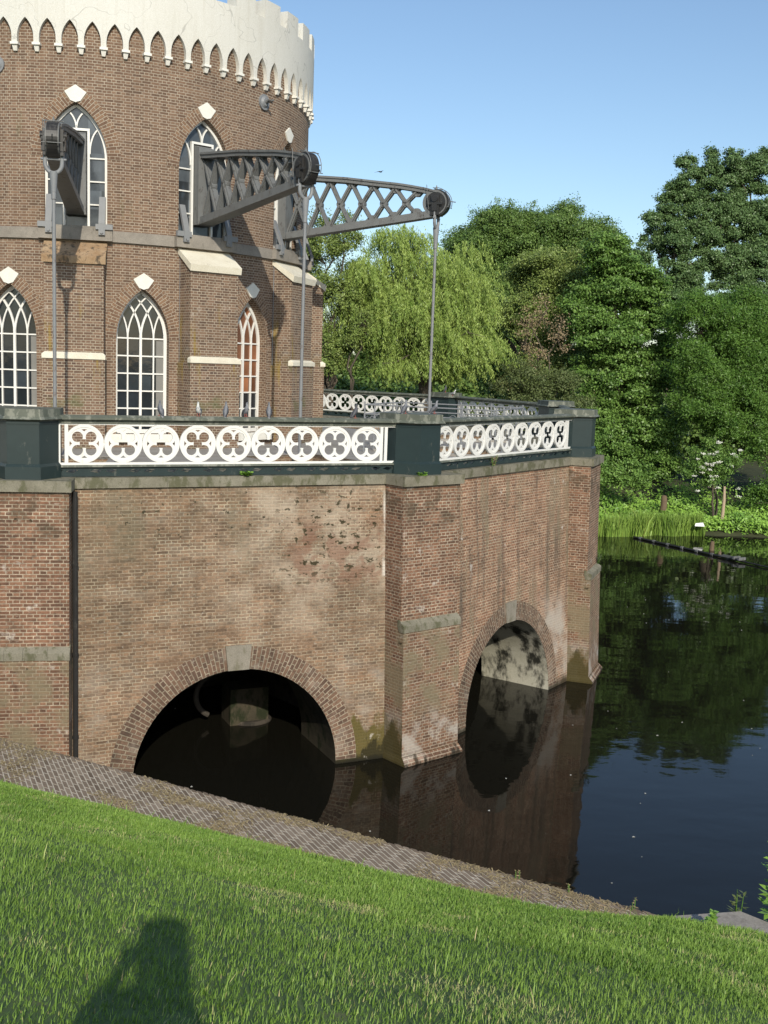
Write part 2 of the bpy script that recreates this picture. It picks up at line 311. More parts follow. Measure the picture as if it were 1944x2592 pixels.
# ------------------------------------------------------------------ the tower
RT = 6.116
def arc_profile(a, zs, za):
    h = za - zs; rho = (h * h + a * a) / (2 * a)
    def z_at(x):
        x = min(abs(x), a); q = rho * rho - (x - (a - rho)) ** 2
        return zs + math.sqrt(max(q, 0.))
    return z_at, rho
UP = dict(a=.725, zs=12.50, za=13.77, sill=10.87, rec=.16)
LO = dict(a=.655, zs=8.28, za=9.50, sill=5.93, rec=.26)
TZ = 5.55
tower = empty("round_tower", C + Vector((0, 0, TZ)), ROT, "round brown brick pumping tower with white battlements and pointed windows", "tower")
def cyl(r, adeg, z): return Vector((r * math.cos(R(adeg)), r * math.sin(R(adeg)), z))
TO = (0, 0, TZ)
def tower_wall():
    m = MB(); A = lambda deg: RT * R(deg)
    def quad(a0, a1, z00, z01, z10, z11):      # a0: z00..z10, a1: z01..z11
        m.poly([cyl(RT, a0, z00), cyl(RT, a1, z01), cyl(RT, a1, z11), cyl(RT, a0, z10)], [(A(a0), z00), (A(a1), z01), (A(a1), z11), (A(a0), z10)])
    for k in range(12):
        for W, ctr, z0, z1 in ((LO, k * 30 + 15, 5.2, 10.58), (UP, k * 30, 10.58, 16.2)):
            ah = math.degrees(math.asin(W['a'] / RT)); za, rho = arc_profile(W['a'], W['zs'], W['za'])
            for s0, s1 in ((-15, -ah), (ah, 15)):
                nn = 6
                for i in range(nn):
                    b0 = ctr + s0 + (s1 - s0) * i / nn; b1 = ctr + s0 + (s1 - s0) * (i + 1) / nn; quad(b0, b1, z0, z0, z1, z1)
            nn = 24; xs = [-W['a'] * math.cos(math.pi * i / nn) for i in range(nn + 1)]
            ang = [ctr + math.degrees(math.asin(x / RT)) for x in xs]
            prof = [za(x) for x in xs]; prof[0] = prof[-1] = W['zs']
            for i in range(nn):
                quad(ang[i], ang[i + 1], z0, z0, W['sill'], W['sill'])
                quad(ang[i], ang[i + 1], prof[i], prof[i + 1], z1, z1)
            # reveals
            ri = RT - W['rec'] - .12
            ring = [(ang[0], W['sill'])] + [(ang[i], prof[i]) for i in range(nn + 1)] + [(ang[-1], W['sill'])]; L = 0
            for (a0, q0), (a1, q1) in zip(ring, ring[1:] + ring[:1]):
                def inn(a, z):
                    y = RT * math.sin(R(a - ctr)); b = math.degrees(math.asin(y / ri)); return cyl(ri, ctr + b, z)
                d = (cyl(RT, a0, q0) - cyl(RT, a1, q1)).length
                m.poly([cyl(RT, a1, q1), cyl(RT, a0, q0), inn(a0, q0), inn(a1, q1)], [(.3, L + d), (.3, L), (0, L), (0, L + d)]); L += d
    return m.build("wall", M_tower, tower, TO)
tower_wall()
def ring_part(name, r0, r1, z0, z1, mat, a0=0, a1=360, n=120, bev=.0):
    m = MB(); full = a1 - a0 >= 360
    for i in range(n):
        p, q = a0 + (a1 - a0) * i / n, a0 + (a1 - a0) * (i + 1) / n; U = lambda a: r1 * R(a)
        m.poly([cyl(r1, p, z0), cyl(r1, q, z0), cyl(r1, q, z1 - bev), cyl(r1, p, z1 - bev)], [(U(p), z0), (U(q), z0), (U(q), z1), (U(p), z1)])
        m.poly([cyl(r1, p, z1 - bev), cyl(r1, q, z1 - bev), cyl(r0, q, z1), cyl(r0, p, z1)]); m.poly([cyl(r0, p, z0), cyl(r0, q, z0), cyl(r1, q, z0), cyl(r1, p, z0)])
        m.poly([cyl(r0, q, z0), cyl(r0, p, z0), cyl(r0, p, z1), cyl(r0, q, z1)])
    if not full:
        for a in (a0, a1): m.poly([cyl(r0, a, z0), cyl(r1, a, z0), cyl(r1, a, z1), cyl(r0, a, z1)])
    return m.build(name, mat, tower, TO)
ring_part("string_course", RT - .05, RT + .07, 10.565, 10.85, M_band, bev=.03)
# white parapet: pointed arcade below, merlons above
CS = 4.70520; C0 = -12.825
def parapet():
    m = MB(); r1 = RT + .115; r0 = RT - .25; zt = 16.58; zm = 17.03; zb = 15.02; U = lambda a: r1 * R(a)
    def sol(a0, a1, zb0, zb1, z1, back=True):
        m.poly([cyl(r1, a0, zb0), cyl(r1, a1, zb1), cyl(r1, a1, z1), cyl(r1, a0, z1)])
        m.poly([cyl(r0, a1, zb1), cyl(r0, a0, zb0), cyl(r0, a0, z1), cyl(r0, a1, z1)])
        m.poly([cyl(r1, a0, z1), cyl(r1, a1, z1), cyl(r0, a1, z1), cyl(r0, a0, z1)])
        m.poly([cyl(r1, a1, zb1), cyl(r1, a0, zb0), cyl(RT - .02, a0, zb0), cyl(RT - .02, a1, zb1)])
    npair = int(round(360 / CS)); hw = CS * .5; pw = CS * .125
    half = (hw - pw); hm = RT * R(half); ap_m, _ = arc_profile(hm, 0, .44); ap = lambda x: ap_m(RT * R(x))
    for k in range(-20, npair - 20):
        c = C0 + (k + .5) * CS
        if k == npair - 1: pass
        # pendants between arches
        nn = 14; xs = [-half * math.cos(math.pi * i / nn) for i in range(nn + 1)]
        for i in range(nn):
            z_0 = 15.14 + (ap(xs[i]) if i else 0); z_1 = 15.14 + (ap(xs[i + 1]) if i + 1 < nn else 0)
            sol(c + xs[i], c + xs[i + 1], z_0, z_1, zt)
        for s0, s1 in ((-hw, -half), (half, hw)):
            sol(c + s0, c + s1, zb, zb, zt)
        for sgn in (-1, 1):
            a = c + sgn * half; m.poly([cyl(r1, a, zb), cyl(r1, a, 15.14), cyl(RT - .02, a, 15.14), cyl(RT - .02, a, zb)])
    # merlons: two arches wide, narrow crenels centred where the photo shows them
    per = 2 * CS; n = 38
    for k in range(n):
        c = 35.6 + k * per; a0, a1 = c + 1.7, c + per - 1.7
        steps = 5
        for i in range(steps):
            p, q = a0 + (a1 - a0) * i / steps, a0 + (a1 - a0) * (i + 1) / steps
            sol(p, q, zt, zt, zm)
        for a in (a0, a1): m.poly([cyl(r0, a, zt), cyl(r1, a, zt), cyl(r1, a, zm), cyl(r0, a, zm)])
    return m.build("parapet", M_plaster, tower, TO)
parapet()
m = MB()
m.prism([(RT - .02, -.095, 14.965), (RT + .145, -.095, 14.965), (RT + .145, .095, 14.965), (RT - .02, .095, 14.965)], (0, 0, .056))
m.frustum([(RT - .02, -.042, 14.835), (RT + .06, -.042, 14.835), (RT + .06, .042, 14.835), (RT - .02, .042, 14.835)], [(RT - .02, -.062, 14.963), (RT + .11, -.062, 14.963), (RT + .11, .062, 14.963), (RT - .02, .062, 14.963)])
corb0 = m.build("corbel", M_white, tower, TO); corb0.rotation_euler.z = R(C0)
for k in range(1, 76):
    a = C0 + k * CS
    if -60 < (a + 180) % 360 - 180 < 130:
        o = corb0.copy(); COL.objects.link(o); o.parent = tower; o.rotation_euler.z = R(a)
def arch_band(W, thick, drop, name):
    """voussoir ring laid round a pointed opening, following the curve of the wall"""
    m = MB(); zf, rho = arc_profile(W['a'], W['zs'], W['za']); cxr = W['a'] - rho; rr = RT + .012
    amax = math.acos((0 - cxr) / rho); pts = []; nn = 14
    for i in range(nn + 1):
        t = amax * i / nn; pts.append(((cxr + rho * math.cos(t), W['zs'] + rho * math.sin(t)), (cxr + (rho + thick) * math.cos(t), W['zs'] + (rho + thick) * math.sin(t)), rho * t))
    # clip outer ring at the centre line
    P = lambda x, z, r=rr: cyl(r, math.degrees(math.asin(x / RT)), z)
    seq = [((W['a'], W['zs'] - drop), (W['a'] + thick, W['zs'] - drop), -drop)] + pts
    for sg in (1, -1):
        for (i0, o0, l0), (i1, o1, l1) in zip(seq, seq[1:]):
            q = [(i0, (0, l0)), (o0, (thick, l0)), (o1, (thick, l1)), (i1, (0, l1))]
            ps = [P(sg * max(p[0], 0.0), p[1]) for p, _ in q]; uv = [b for _, b in q]
            bk = [P(sg * max(p[0], 0.0), p[1], RT - .02) for p, _ in q]
            if sg < 0: ps = ps[::-1]; uv = uv[::-1]; bk = bk[::-1]
            m.poly(ps, uv); e0, e1 = (1, 2)
            m.poly([ps[2], ps[1], bk[1], bk[2]]); 
            if l0 < 0: m.poly([ps[0], bk[0], bk[1], ps[1]])
    return m.build(name, M_tower_arch, tower, TO)
def keystone(W):
    m = MB(); z = W['za'] - .02; rr = RT + .045
    q = [(0, 0), (.115, .035), (.255, .235), (0, .40), (-.255, .235), (-.115, .035)]
    m.prism([cyl(RT - .03, math.degrees(x / RT), z + h) for x, h in q], (rr - RT + .03, 0, 0))
    return m.build("keystone", M_white, tower, TO)
def upper_window():
    m = MB(); W = UP; a = W['a']; zf, rho = arc_profile(a, W['zs'], W['za']); x0 = RT - W['rec'] - .045; D = .07; up = (1, 0, 0)
    prev = None
    zf2, _ = arc_profile(a - .03, W['zs'], W['za'] - .05)
    pts = [(-(a - .03), W['sill'])] + [(-(a - .03) * math.cos(math.pi * i / 24), zf2((a - .03) * math.cos(math.pi * i / 24))) for i in range(25)] + [((a - .03), W['sill'])]
    for p, q in zip(pts, pts[1:]): m.bar((x0, p[0], p[1]), (x0, q[0], q[1]), .065, D, up)
    for y in (-.285, .285): m.bar((x0 + .01, y, W['sill']), (x0 + .01, y, 13.17), .055, D + .03, up)
    m.bar((x0 + .012, -.312, 13.17), (x0 + .012, .312, 13.17), .055, D + .034, up)
    for z in (11.44, 11.98, 12.52):
        for sg in (-1, 1): m.bar((x0, sg * .31, z), (x0, sg * (a - .06), z), .032, D - .02, up)
    for sg in (-1, 1):
        # arch of the side light, and the forked bar above the opening
        arc = [(.31 + .30 * (1 - math.cos(R(t))), 12.62 + .62 * math.sin(R(t))) for t in range(0, 66, 8)]
        arc = [p for p in arc if p[1] < zf2(p[0]) - .01]
        for p, q in zip(arc, arc[1:]): m.bar((x0, sg * p[0], p[1]), (x0, sg * q[0], q[1]), .035, D - .02, up)
        arc = [(.34 * (1 - math.cos(R(t))), 13.18 + .45 * math.sin(R(t))) for t in range(0, 76, 9)]
        arc = [p for p in arc if p[1] < zf2(p[0]) - .01]
        for p, q in zip(arc, arc[1:]): m.bar((x0, sg * p[0], p[1]), (x0, sg * q[0], q[1]), .035, D - .02, up)
    o = m.build("beam_window", M_whitep, tower, TO)
    g = MB(); ps = [(x0 - .02, p[0], p[1]) for p in pts]; g.poly(ps[::-1]); pn = g.build("pane", M_glass_u, o, TO)
    return o
def lower_window(gm, blind=None):
    m = MB(); W = LO; a = W['a']; x0 = RT - W['rec'] - .05; D = .06; up = (1, 0, 0); zf2, rho = arc_profile(a - .035, W['zs'], W['za'] - .06); ai = a - .035
    pts = [(-ai, W['sill'])] + [(-ai * math.cos(math.pi * i / 24), zf2(ai * math.cos(math.pi * i / 24))) for i in range(25)] + [(ai, W['sill'])]
    for p, q in zip(pts, pts[1:]): m.bar((x0, p[0], p[1]), (x0, q[0], q[1]), .085, D, up)
    m.bar((x0, -ai, W['sill'] + .05), (x0, ai, W['sill'] + .05), .1, D, up)
    for y, wd in ((-ai * .52, .034), (0, .062), (ai * .52, .034)): m.bar((x0 + .004, y, W['sill']), (x0 + .004, y, W['zs'] + .22), wd, D, up)
    for k in range(6): m.bar((x0, -ai, 6.12 + k * .435), (x0, ai, 6.12 + k * .435), .034, D - .02, up)
    # intersecting tracery: an arc each way from every upright
    for y in (-ai, -ai * .52, 0, ai * .52, ai):
        for sg in (-1, 1):
            arc = [(y + sg * rho * (1 - math.cos(t)), W['zs'] + rho * math.sin(t)) for t in np.linspace(0.0, 1.0, 12)]
            arc = [p for p in arc if abs(p[0]) < ai and p[1] < zf2(p[0])]
            for p, q in zip(arc, arc[1:]): m.bar((x0, p[0], p[1]), (x0, q[0], q[1]), .034 if y else .05, D - .015, up)
    o = m.build("lattice_window", M_whitep, tower, TO)
    g = MB()
    if blind:      # the blind covers the upper rows only
        g.poly([(x0 - .02, -ai, 6.98), (x0 - .02, ai, 6.98), (x0 - .02, ai, W['zs'])] + [(x0 - .02, p[0], p[1]) for p in pts[1:-1]][::-1][1:-1] + [(x0 - .02, -ai, W['zs'])], mi=1)
        g.poly([(x0 - .02, -ai, W['sill']), (x0 - .02, ai, W['sill']), (x0 - .02, ai, 6.98), (x0 - .02, -ai, 6.98)])
        g.build("pane", [gm, blind], o, TO)
    else:
        g.poly([(x0 - .02, p[0], p[1]) for p in pts][::-1]); g.build("pane", gm, o, TO)
        g = MB(); g.box(x0 - .018, x0 - .012, .40, ai - .02, 5.98, 8.25); g.build("blind", M_curtain, o, TO)
    return o
def sill(W, wd=.80):
    m = MB(); m.box(RT - .25, RT + .10, -wd, wd, W['sill'] - .20, W['sill']); return m.build("window_sill", M_white, tower, TO)
def spin(o, ang):
    c = copy_tree(o, tower); c.rotation_euler.z = R(ang); return c
ab_u = arch_band(UP, .32, .0, "arch_band"); ks_u = keystone(UP); uw = upper_window()
ab_l = arch_band(LO, .30, .0, "arch_band"); ks_l = keystone(LO); lw = lower_window(M_glass); sl = sill(LO)
for o in (ab_l, ks_l, lw, sl): o.rotation_euler.z = R(15)
for k in range(-1, 4):
    if k: [spin(o, k * 30) for o in (ab_u, ks_u, uw)]
    if k: [spin(o, k * 30 + 15) for o in (ab_l, ks_l, sl)]
    if k == 1: lower_window(M_glass, M_glass_b).rotation_euler.z = R(45)
    elif k: spin(lw, k * 30 + 15)
# buttresses under the beams
def buttress():
    m = MB(); hw = .69; r1 = 6.64
    def blk(hw, r1, z0, z1):
        m.poly([(r1, -hw, z0), (r1, hw, z0), (r1, hw, z1), (r1, -hw, z1)])
        for sg in (-1, 1):
            q = [(6.0, sg * hw, z0), (r1, sg * hw, z0), (r1, sg * hw, z1), (6.0, sg * hw, z1)]; m.poly(q if sg < 0 else q[::-1])
        m.poly([(6.0, -hw, z1), (r1, -hw, z1), (r1, hw, z1), (6.0, hw, z1)])
    blk(.72, 6.72, 5.2, 7.74)
    blk(hw, r1, 7.741, 10.04)
    # sloped shoulder of brick under the capstone
    for sg in (-1, 1):
        q = [(6.0, sg * hw, 10.04), (r1, sg * hw, 10.04), (6.08, sg * hw, 10.50)]; m.poly(q if sg < 0 else q[::-1])
    o = m.build("buttress", M_butt, tower, TO)
    m = MB(); h = .735
    m.frustum([(6.05, -h, 10.44), (6.70, -h, 9.98), (6.70, h, 9.98), (6.05, h, 10.44)], [(6.05, -h, 10.575), (6.73, -h, 10.14), (6.73, h, 10.14), (6.05, h, 10.575)])
    m.build("capstone", M_whitecap, o, TO)
    m = MB(); h = .735
    m.frustum([(6.60, -h, 7.742), (6.755, -h, 7.742), (6.755, h, 7.742), (6.60, h, 7.742)], [(6.60, -h, 7.84), (6.755, -h, 7.84), (6.755, h, 7.84), (6.60, h, 7.84)], caps=(True, False))
    m.frustum([(6.60, -h, 7.84), (6.755, -h, 7.84), (6.755, h, 7.84), (6.60, h, 7.84)], [(6.60, -h + .06, 7.90), (6.66, -h + .06, 7.90), (6.66, h - .06, 7.90), (6.60, h - .06, 7.90)], caps=(False, True))
    m.build("ledge", M_whitecap, o, TO)
    return o
bt = buttress()
for k in (-1, 1, 2, 3): spin(bt, k * 30)
for ch in bt.children:
    if ch.name.startswith("capstone"):
        ch.data = ch.data.copy(); ch.data.materials[0] = M_lichencap
# stone seat and iron straps under each beam window
def seat():
    m = MB(); m.box(RT - .1, RT + .13, -.86, .86, 10.572, 10.83); m.box(RT - .1, RT + .105, -.55, .55, 10.832, 10.90); o = m.build("beam_seat", M_band, tower, TO)
    for sg in (-1, 1):
        b = MB(); y0, y1 = sorted((sg * .54, sg * .69))
        b.prism([(RT + .12, y0, 10.70), (RT + .20, y0, 10.70), (RT + .20, y1, 10.70), (RT + .12, y1, 10.70)], (0, 0, .28))
        b.frustum([(RT + .12, y0, 10.98), (RT + .20, y0, 10.98), (RT + .20, y1, 10.98), (RT + .12, y1, 10.98)], [(RT - .12, y0, 11.62), (RT - .05, y0, 11.62), (RT - .05, y1, 11.62), (RT - .12, y1, 11.62)])
        y0, y1 = sorted((sg * .47, sg * .87)); b.box(RT + .10, RT + .185, y0, y1, 10.83, 10.955)
        b.tube([(RT + .19, sg * .615, 10.76), (RT + .235, sg * .615, 10.76)], .035, 8)
        b.build("strap", M_ironl, o, TO)
    return o
st = seat()
for k in (-1, 1, 2, 3): spin(st, k * 30)
# thin rods running down beside the buttresses
m = MB(); 
for a in (23.6, 53.4, -6.6):
    m = MB(); m.tube([cyl(RT + .03, a, 5.5), cyl(RT + .03, a, 10.5)], .012, 6); m.build("lightning_wire", M_ironl, tower, TO)
ring_part("roof", .1, RT - .3, 16.1, 16.2, M_band, n=48)

# wall anchors (round iron discs with a hook) on the tower
def anchor(ang, label):
    e = empty("wall_anchor", site(ang, RT, 0, 14.53), ROT + R(ang), label, "wall anchor", "iron anchors on the tower")
    m = MB(); m.tube([(0, 0, 0), (.05, 0, 0)], .20, 20); m.tube([(.052, 0, 0), (.10, 0, .0)], [.15, .10], 20); m.build("plate", M_ironl, e)
    m = MB(); m.tube([(.08, 0, 0), (.26, 0, .01), (.34, .0, .02)], [.045, .04, .02], 10); m.tube([(.22, -.09, .02), (.22, .09, -.02)], .022, 8); m.build("hook", M_iron, e)
anchor(47.9, "round grey iron anchor disc beside the second pointed window, high on the brick tower")
anchor(-17.3, "round grey iron anchor disc at the photo's left edge, high on the brick tower")

# ------------------------------------------------------------------ the cast-iron beams and their rods
def interp(tab, x):
    for (a, b), (c, d) in zip(tab, tab[1:]):
        if x <= c: return b + (d - b) * (x - a) / (c - a)
    return tab[-1][1]
TOPC = [(6.1, 12.91), (7.07, 12.83), (7.9, 12.765), (8.65, 12.67), (9.5, 12.57), (10.05, 12.47), (10.45, 12.37)]
BOTC = [(6.1, 11.215), (10.31, 11.755), (10.5, 11.80)]
BEAM_L = ["grey lattice iron beam jutting towards the viewer, leftmost on the tower", "grey lattice iron beam in front of the second pointed window, middle of the three", "grey lattice iron beam seen side on against the sky and trees"]
ROD_L = ["grey steel pump rod hanging from the leftmost lattice beam down the lichen-topped buttress", "grey steel pump rod hanging from the middle beam before the tower's right edge", "grey steel pump rod hanging in front of the pale green willow"]
BO = (6.1, 0, 10.9)
def make_beam():
    e = empty("pump_beam", site(0, 6.1, 0, 10.9), ROT, BEAM_L[0], "iron beam", "cast iron beams of the pumping engine")
    T = .05
    m = MB(); up = (0, 1, 0); z0 = 12.09; pit = .622; HW = lambda x: .19 - .062 * (x - 6.1) / 4.3
    xs = [6.12 + i * (10.36 - 6.12) / 14 for i in range(15)]
    for a, b in zip(xs, xs[1:]):
        for tab, o0, o1 in ((TOPC, -.125, -.04), (BOTC, 0, .13)):
            q0 = [(a, -HW(a), interp(tab, a) + o0), (a, HW(a), interp(tab, a) + o0), (a, HW(a), interp(tab, a) + o1), (a, -HW(a), interp(tab, a) + o1)]
            m.frustum(q0, [(b, -HW(b), interp(tab, b) + o0), (b, HW(b), interp(tab, b) + o0), (b, HW(b), interp(tab, b) + o1), (b, -HW(b), interp(tab, b) + o1)])
    def dia(x0, x1, top):
        za = interp(TOPC, x1) - .11 if top else interp(BOTC, x1) + .09
        HD = .055; m.bar((x0, 0, z0), (x1, 0, za), .100, HD * 2, up); m.bar((x0, 0, z0), (x1, 0, za), .046, HD * 2 + .10, up)
    for i in range(6):
        xc = 6.47 + pit * i
        for q in (-.5, .5):
            x1 = min(max(xc + q * pit, 6.16), 10.3); dia(xc, x1, True); dia(xc, x1, False)
        HD = .065
        m.tube([(xc, -HD - .012, z0), (xc, HD + .012, z0)], .10, 14); m.tube([(xc, -HD - .042, z0), (xc, HD + .042, z0)], .026, 8, mi=1)
        xg = xc + pit / 2
        if xg < 10.2:
            for zz, q in ((interp(TOPC, xg) - .125, -1), (interp(BOTC, xg) + .13, 1)):
                m.prism([(xg - .17, -HD - .004, zz), (xg + .17, -HD - .004, zz), (xg + .05, -HD - .004, zz + q * .12), (xg - .05, -HD - .004, zz + q * .12)], (0, 2 * HD + .008, 0))
    m.tube([(10.40, -.135, 12.08), (10.40, .135, 12.08)], .325, 32)
    m.build("lattice_web", [M_iron, M_black], e, BO)
    m = MB(); xs = [6.12 + i * (10.46 - 6.12) / 12 for i in range(13)]
    for a, b in zip(xs, xs[1:]):
        f0, f1 = HW(a) + .03, HW(b) + .03; m.frustum([(a, -f0, interp(TOPC, a) - .04), (a, f0, interp(TOPC, a) - .04), (a, f0, interp(TOPC, a) + .012), (a, -f0, interp(TOPC, a) + .012)], [(b, -f1, interp(TOPC, b) - .04), (b, f1, interp(TOPC, b) - .04), (b, f1, interp(TOPC, b) + .012), (b, -f1, interp(TOPC, b) + .012)])
    m.build("top_flange", M_iron, e, BO)
    m = MB(); xs = [6.12 + i * (10.34 - 6.12) / 8 for i in range(9)]
    for a, b in zip(xs, xs[1:]):
        f0, f1 = HW(a) + .015, HW(b) + .015; m.frustum([(a, -f0, interp(BOTC, a) - .05), (a, f0, interp(BOTC, a) - .05), (a, f0, interp(BOTC, a)), (a, -f0, interp(BOTC, a))], [(b, -f1, interp(BOTC, b) - .05), (b, f1, interp(BOTC, b) - .05), (b, f1, interp(BOTC, b)), (b, -f1, interp(BOTC, b))])
    m.build("bottom_flange", M_iron, e, BO)
    m = MB(); m.box(5.70, 6.19, -.238, .238, 11.17, 13.03)
    m.prism([(5.7, -.238, 13.032), (6.19, -.238, 13.032), (5.9, -.238, 13.13), (5.7, -.238, 13.13)], (0, .476, 0)); m.build("casing", M_iron, e, BO)
    m = MB(); m.tube([(10.43, -.105, 12.08), (10.43, .105, 12.08)], .345, 36); m.tube([(10.43, -.140, 12.08), (10.43, .140, 12.08)], .27, 30, mi=0); h = m.build("arch_head", M_black, e, BO)
    for sg in (-1, 1):
        m = MB(); y0, y1 = sorted((sg * .142, sg * .20)); m.box(10.32, 10.54, y0, y1, 11.76, 12.27); y0, y1 = sorted((sg * .202, sg * .235)); m.box(10.36, 10.50, y0, y1, 11.86, 12.12)
        m.tube([(10.43, sg * .20, 12.16), (10.43, sg * .26, 12.16)], .075, 14); m.box(10.22, 10.64, min(sg * .202, sg * .226), max(sg * .202, sg * .226), 12.02, 12.07)
        m.build("bearing", M_black, e, BO)
    m = MB(); ring = [(10.43 + .365 * math.cos(R(t)), 0, 12.09 + .365 * math.sin(R(t))) for t in range(-20, 110, 10)]
    for sg in (-.14, .14): m.tube([(p[0], sg, p[2]) for p in ring], .009, 6)
    for t in (0, 8, 12): m.tube([(ring[t][0], -.2, ring[t][2]), (ring[t][0], .2, ring[t][2])], .010, 6)
    m.tube([(10.5, 0, 12.16), (10.93, .02, 12.10)], .012, 6); m.tube([(10.2, -.23, 12.52), (10.28, -.24, 11.9)], .008, 5); m.tube([(10.40, 0, 12.44), (10.40, 0, 12.54)], [.03, .008], 8)
    m.build("guard_wire", M_iron, e, BO)
    return e
RO = (10.43, 0, 4.2)
def make_rod():
    e = empty("pump_rod", site(0, 10.43, 0, 4.2), ROT, ROD_L[0], "pump rod", "steel rods hanging from the beams")
    m = MB(); arc = [(10.43, -.165, 12.0), (10.43, -.165, 11.72)] + [(10.43, -.165 * math.cos(R(t)), 11.62 - .19 * math.sin(R(t))) for t in range(0, 181, 15)] + [(10.43, .165, 11.72), (10.43, .165, 12.0)]
    m.tube(arc, .042, 10); m.tube([(10.43, 0, 11.46), (10.43, 0, 11.06)], [.085, .055], 12); m.tube([(10.43, -.25, 11.70), (10.43, .25, 11.70)], .025, 8); m.build("fork", M_ironl, e, RO, smooth=True)
    m = MB(); m.tube([(10.43, 0, 11.2), (10.43, 0, 4.2)], .037, 14); m.tube([(10.43, 0, 11.12), (10.43, 0, 10.92)], .052, 12); m.build("shaft", M_rod, e, RO, smooth=True)
    return e
beam0 = make_beam(); rod0 = make_rod()
for k in (1, 2):
    b = copy_tree(beam0); b.location = site(k * 30, 6.1, 0, 10.9); b.rotation_euler.z = ROT + R(k * 30); b["label"] = BEAM_L[k]
    r = copy_tree(rod0); r.location = site(k * 30, 10.43, 0, 4.2); r.rotation_euler.z = ROT + R(k * 30); r["label"] = ROD_L[k]

# ------------------------------------------------------------------ terrace: brick bays, piers, coping, deck
ter = empty("brick_terrace", C, ROT, "many-sided brick terrace standing in the water around the tower, with arched openings", "terrace")
def DX(z): return 14.361 - .0460 * z
ARC = dict(r=2.0, zc=.08, out=2.44, back=12.45)
TOPZ = 5.53
def bay_wall(k, mat, tun):
    m = MB(); yl = 3.35; r = ARC['r']; zc = ARC['zc']; F = lambda y, z: Vector((DX(z), y, z))
    def q(y0, y1, za0, za1, zb0, zb1):
        m.poly([F(y0, za0), F(y1, za1), F(y1, zb1), F(y0, zb0)], [(y0, za0), (y1, za1), (y1, zb1), (y0, zb0)])
    zs = [-1.5, 0, 1.5, 3.0, 4.3, TOPZ]
    for y0, y1 in ((-yl, -r), (r, yl)):
        for a, b in zip(zs, zs[1:]): q(y0, y1, a, a, b, b)
    nn = 40; th = [math.pi - math.pi * i / nn for i in range(nn + 1)]
    for i in range(nn):
        ya, yb = r * math.cos(th[i]), r * math.cos(th[i + 1]); za, zb = zc + r * math.sin(th[i]), zc + r * math.sin(th[i + 1])
        q(ya, yb, za, zb, 2.6, 2.6)
        q(ya, yb, 2.6, 2.6, TOPZ, TOPZ)
    bw = m.build("bay_wall", mat, ter); bw.rotation_euler.z = R(k * 30 + 15)
    # barrel of the opening
    t = MB(); prof = [(-r, -1.5)] + [(r * math.cos(a), zc + r * math.sin(a)) for a in th] + [(r, -1.5)]; L = 0
    for p, s in zip(prof, prof[1:]):
        d = math.hypot(p[0] - s[0], p[1] - s[1])
        t.poly([F(*s), F(*p), Vector((ARC['back'], p[0], p[1])), Vector((ARC['back'], s[0], s[1]))], [(0, L + d), (0, L), (2, L), (2, L + d)]); L += d
    # inner face of the wall
    for y0, y1 in ((-yl, -r), (r, yl)): t.poly([(ARC['back'], y1, -1.5), (ARC['back'], y0, -1.5), (ARC['back'], y0, TOPZ), (ARC['back'], y1, TOPZ)])
    for i in range(nn):
        ya, yb = r * math.cos(th[i]), r * math.cos(th[i + 1]); za, zb = zc + r * math.sin(th[i]), zc + r * math.sin(th[i + 1])
        t.poly([(ARC['back'], yb, zb), (ARC['back'], ya, za), (ARC['back'], ya, TOPZ), (ARC['back'], yb, TOPZ)])
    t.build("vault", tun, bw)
    o_ = ARC['out']; n2 = 60; lip = .007
    FF = lambda y, z, e=lip: Vector((DX(z) + e, y, z))
    for half_ in (0, 1):
      a = MB()
      for i in range(half_ * 30, half_ * 30 + 30):
          t0, t1 = math.pi * (1 - i / n2), math.pi * (1 - (i + 1) / n2); mid = math.degrees((t0 + t1) / 2)
          if abs(mid - 90) < 6.3: continue
          c0, s0, c1, s1 = math.cos(t0), math.sin(t0), math.cos(t1), math.sin(t1)
          p = [FF(r * c0, zc + r * s0), FF(r * c1, zc + r * s1), FF(o_ * c1, zc + o_ * s1), FF(o_ * c0, zc + o_ * s0)]
          a.poly(p, [(0, -r * t0), (0, -r * t1), (o_ - r, -r * t1), (o_ - r, -r * t0)])
          a.poly([p[2], p[3]][::-1] + [FF(o_ * c0, zc + o_ * s0, -.02), FF(o_ * c1, zc + o_ * s1, -.02)][::1])
          a.poly([p[0], FF(r * c0, zc + r * s0, -.02), FF(r * c1, zc + r * s1, -.02), p[1]])
      a.build("arch_ring", M_arch_ring, bw)
    kz = MB(); kz.frustum([FF(-.205, zc + r - .012, -.02), FF(.205, zc + r - .012, -.02), FF(.255, zc + o_ + .02, -.02), FF(-.255, zc + o_ + .02, -.02)][::-1] and [FF(-.205, zc + r - .012, -.02), FF(.205, zc + r - .012, -.02), FF(.255, zc + o_ + .02, -.02), FF(-.255, zc + o_ + .02, -.02)],
        [FF(-.205, zc + r - .012, .035), FF(.205, zc + r - .012, .035), FF(.255, zc + o_ + .02, .035), FF(-.255, zc + o_ + .02, .035)]); kz.build("keystone", M_key, bw)
    c = MB(); x1 = DX(5.6) + .07
    for y0, y1 in ((-3.6, -1.35), (-1.345, .62), (.625, 2.1), (2.105, 3.6)): c.box(12.6, x1, y0, y1, 5.531, 5.715)
    c.build("coping", M_coping, bw)
    return bw
for k in range(-2, 6):
    bay_wall(k, {0: M_wall_front, 1: M_wall_side}.get(k, M_wall_any), M_lime if k == 1 else M_tunnel)
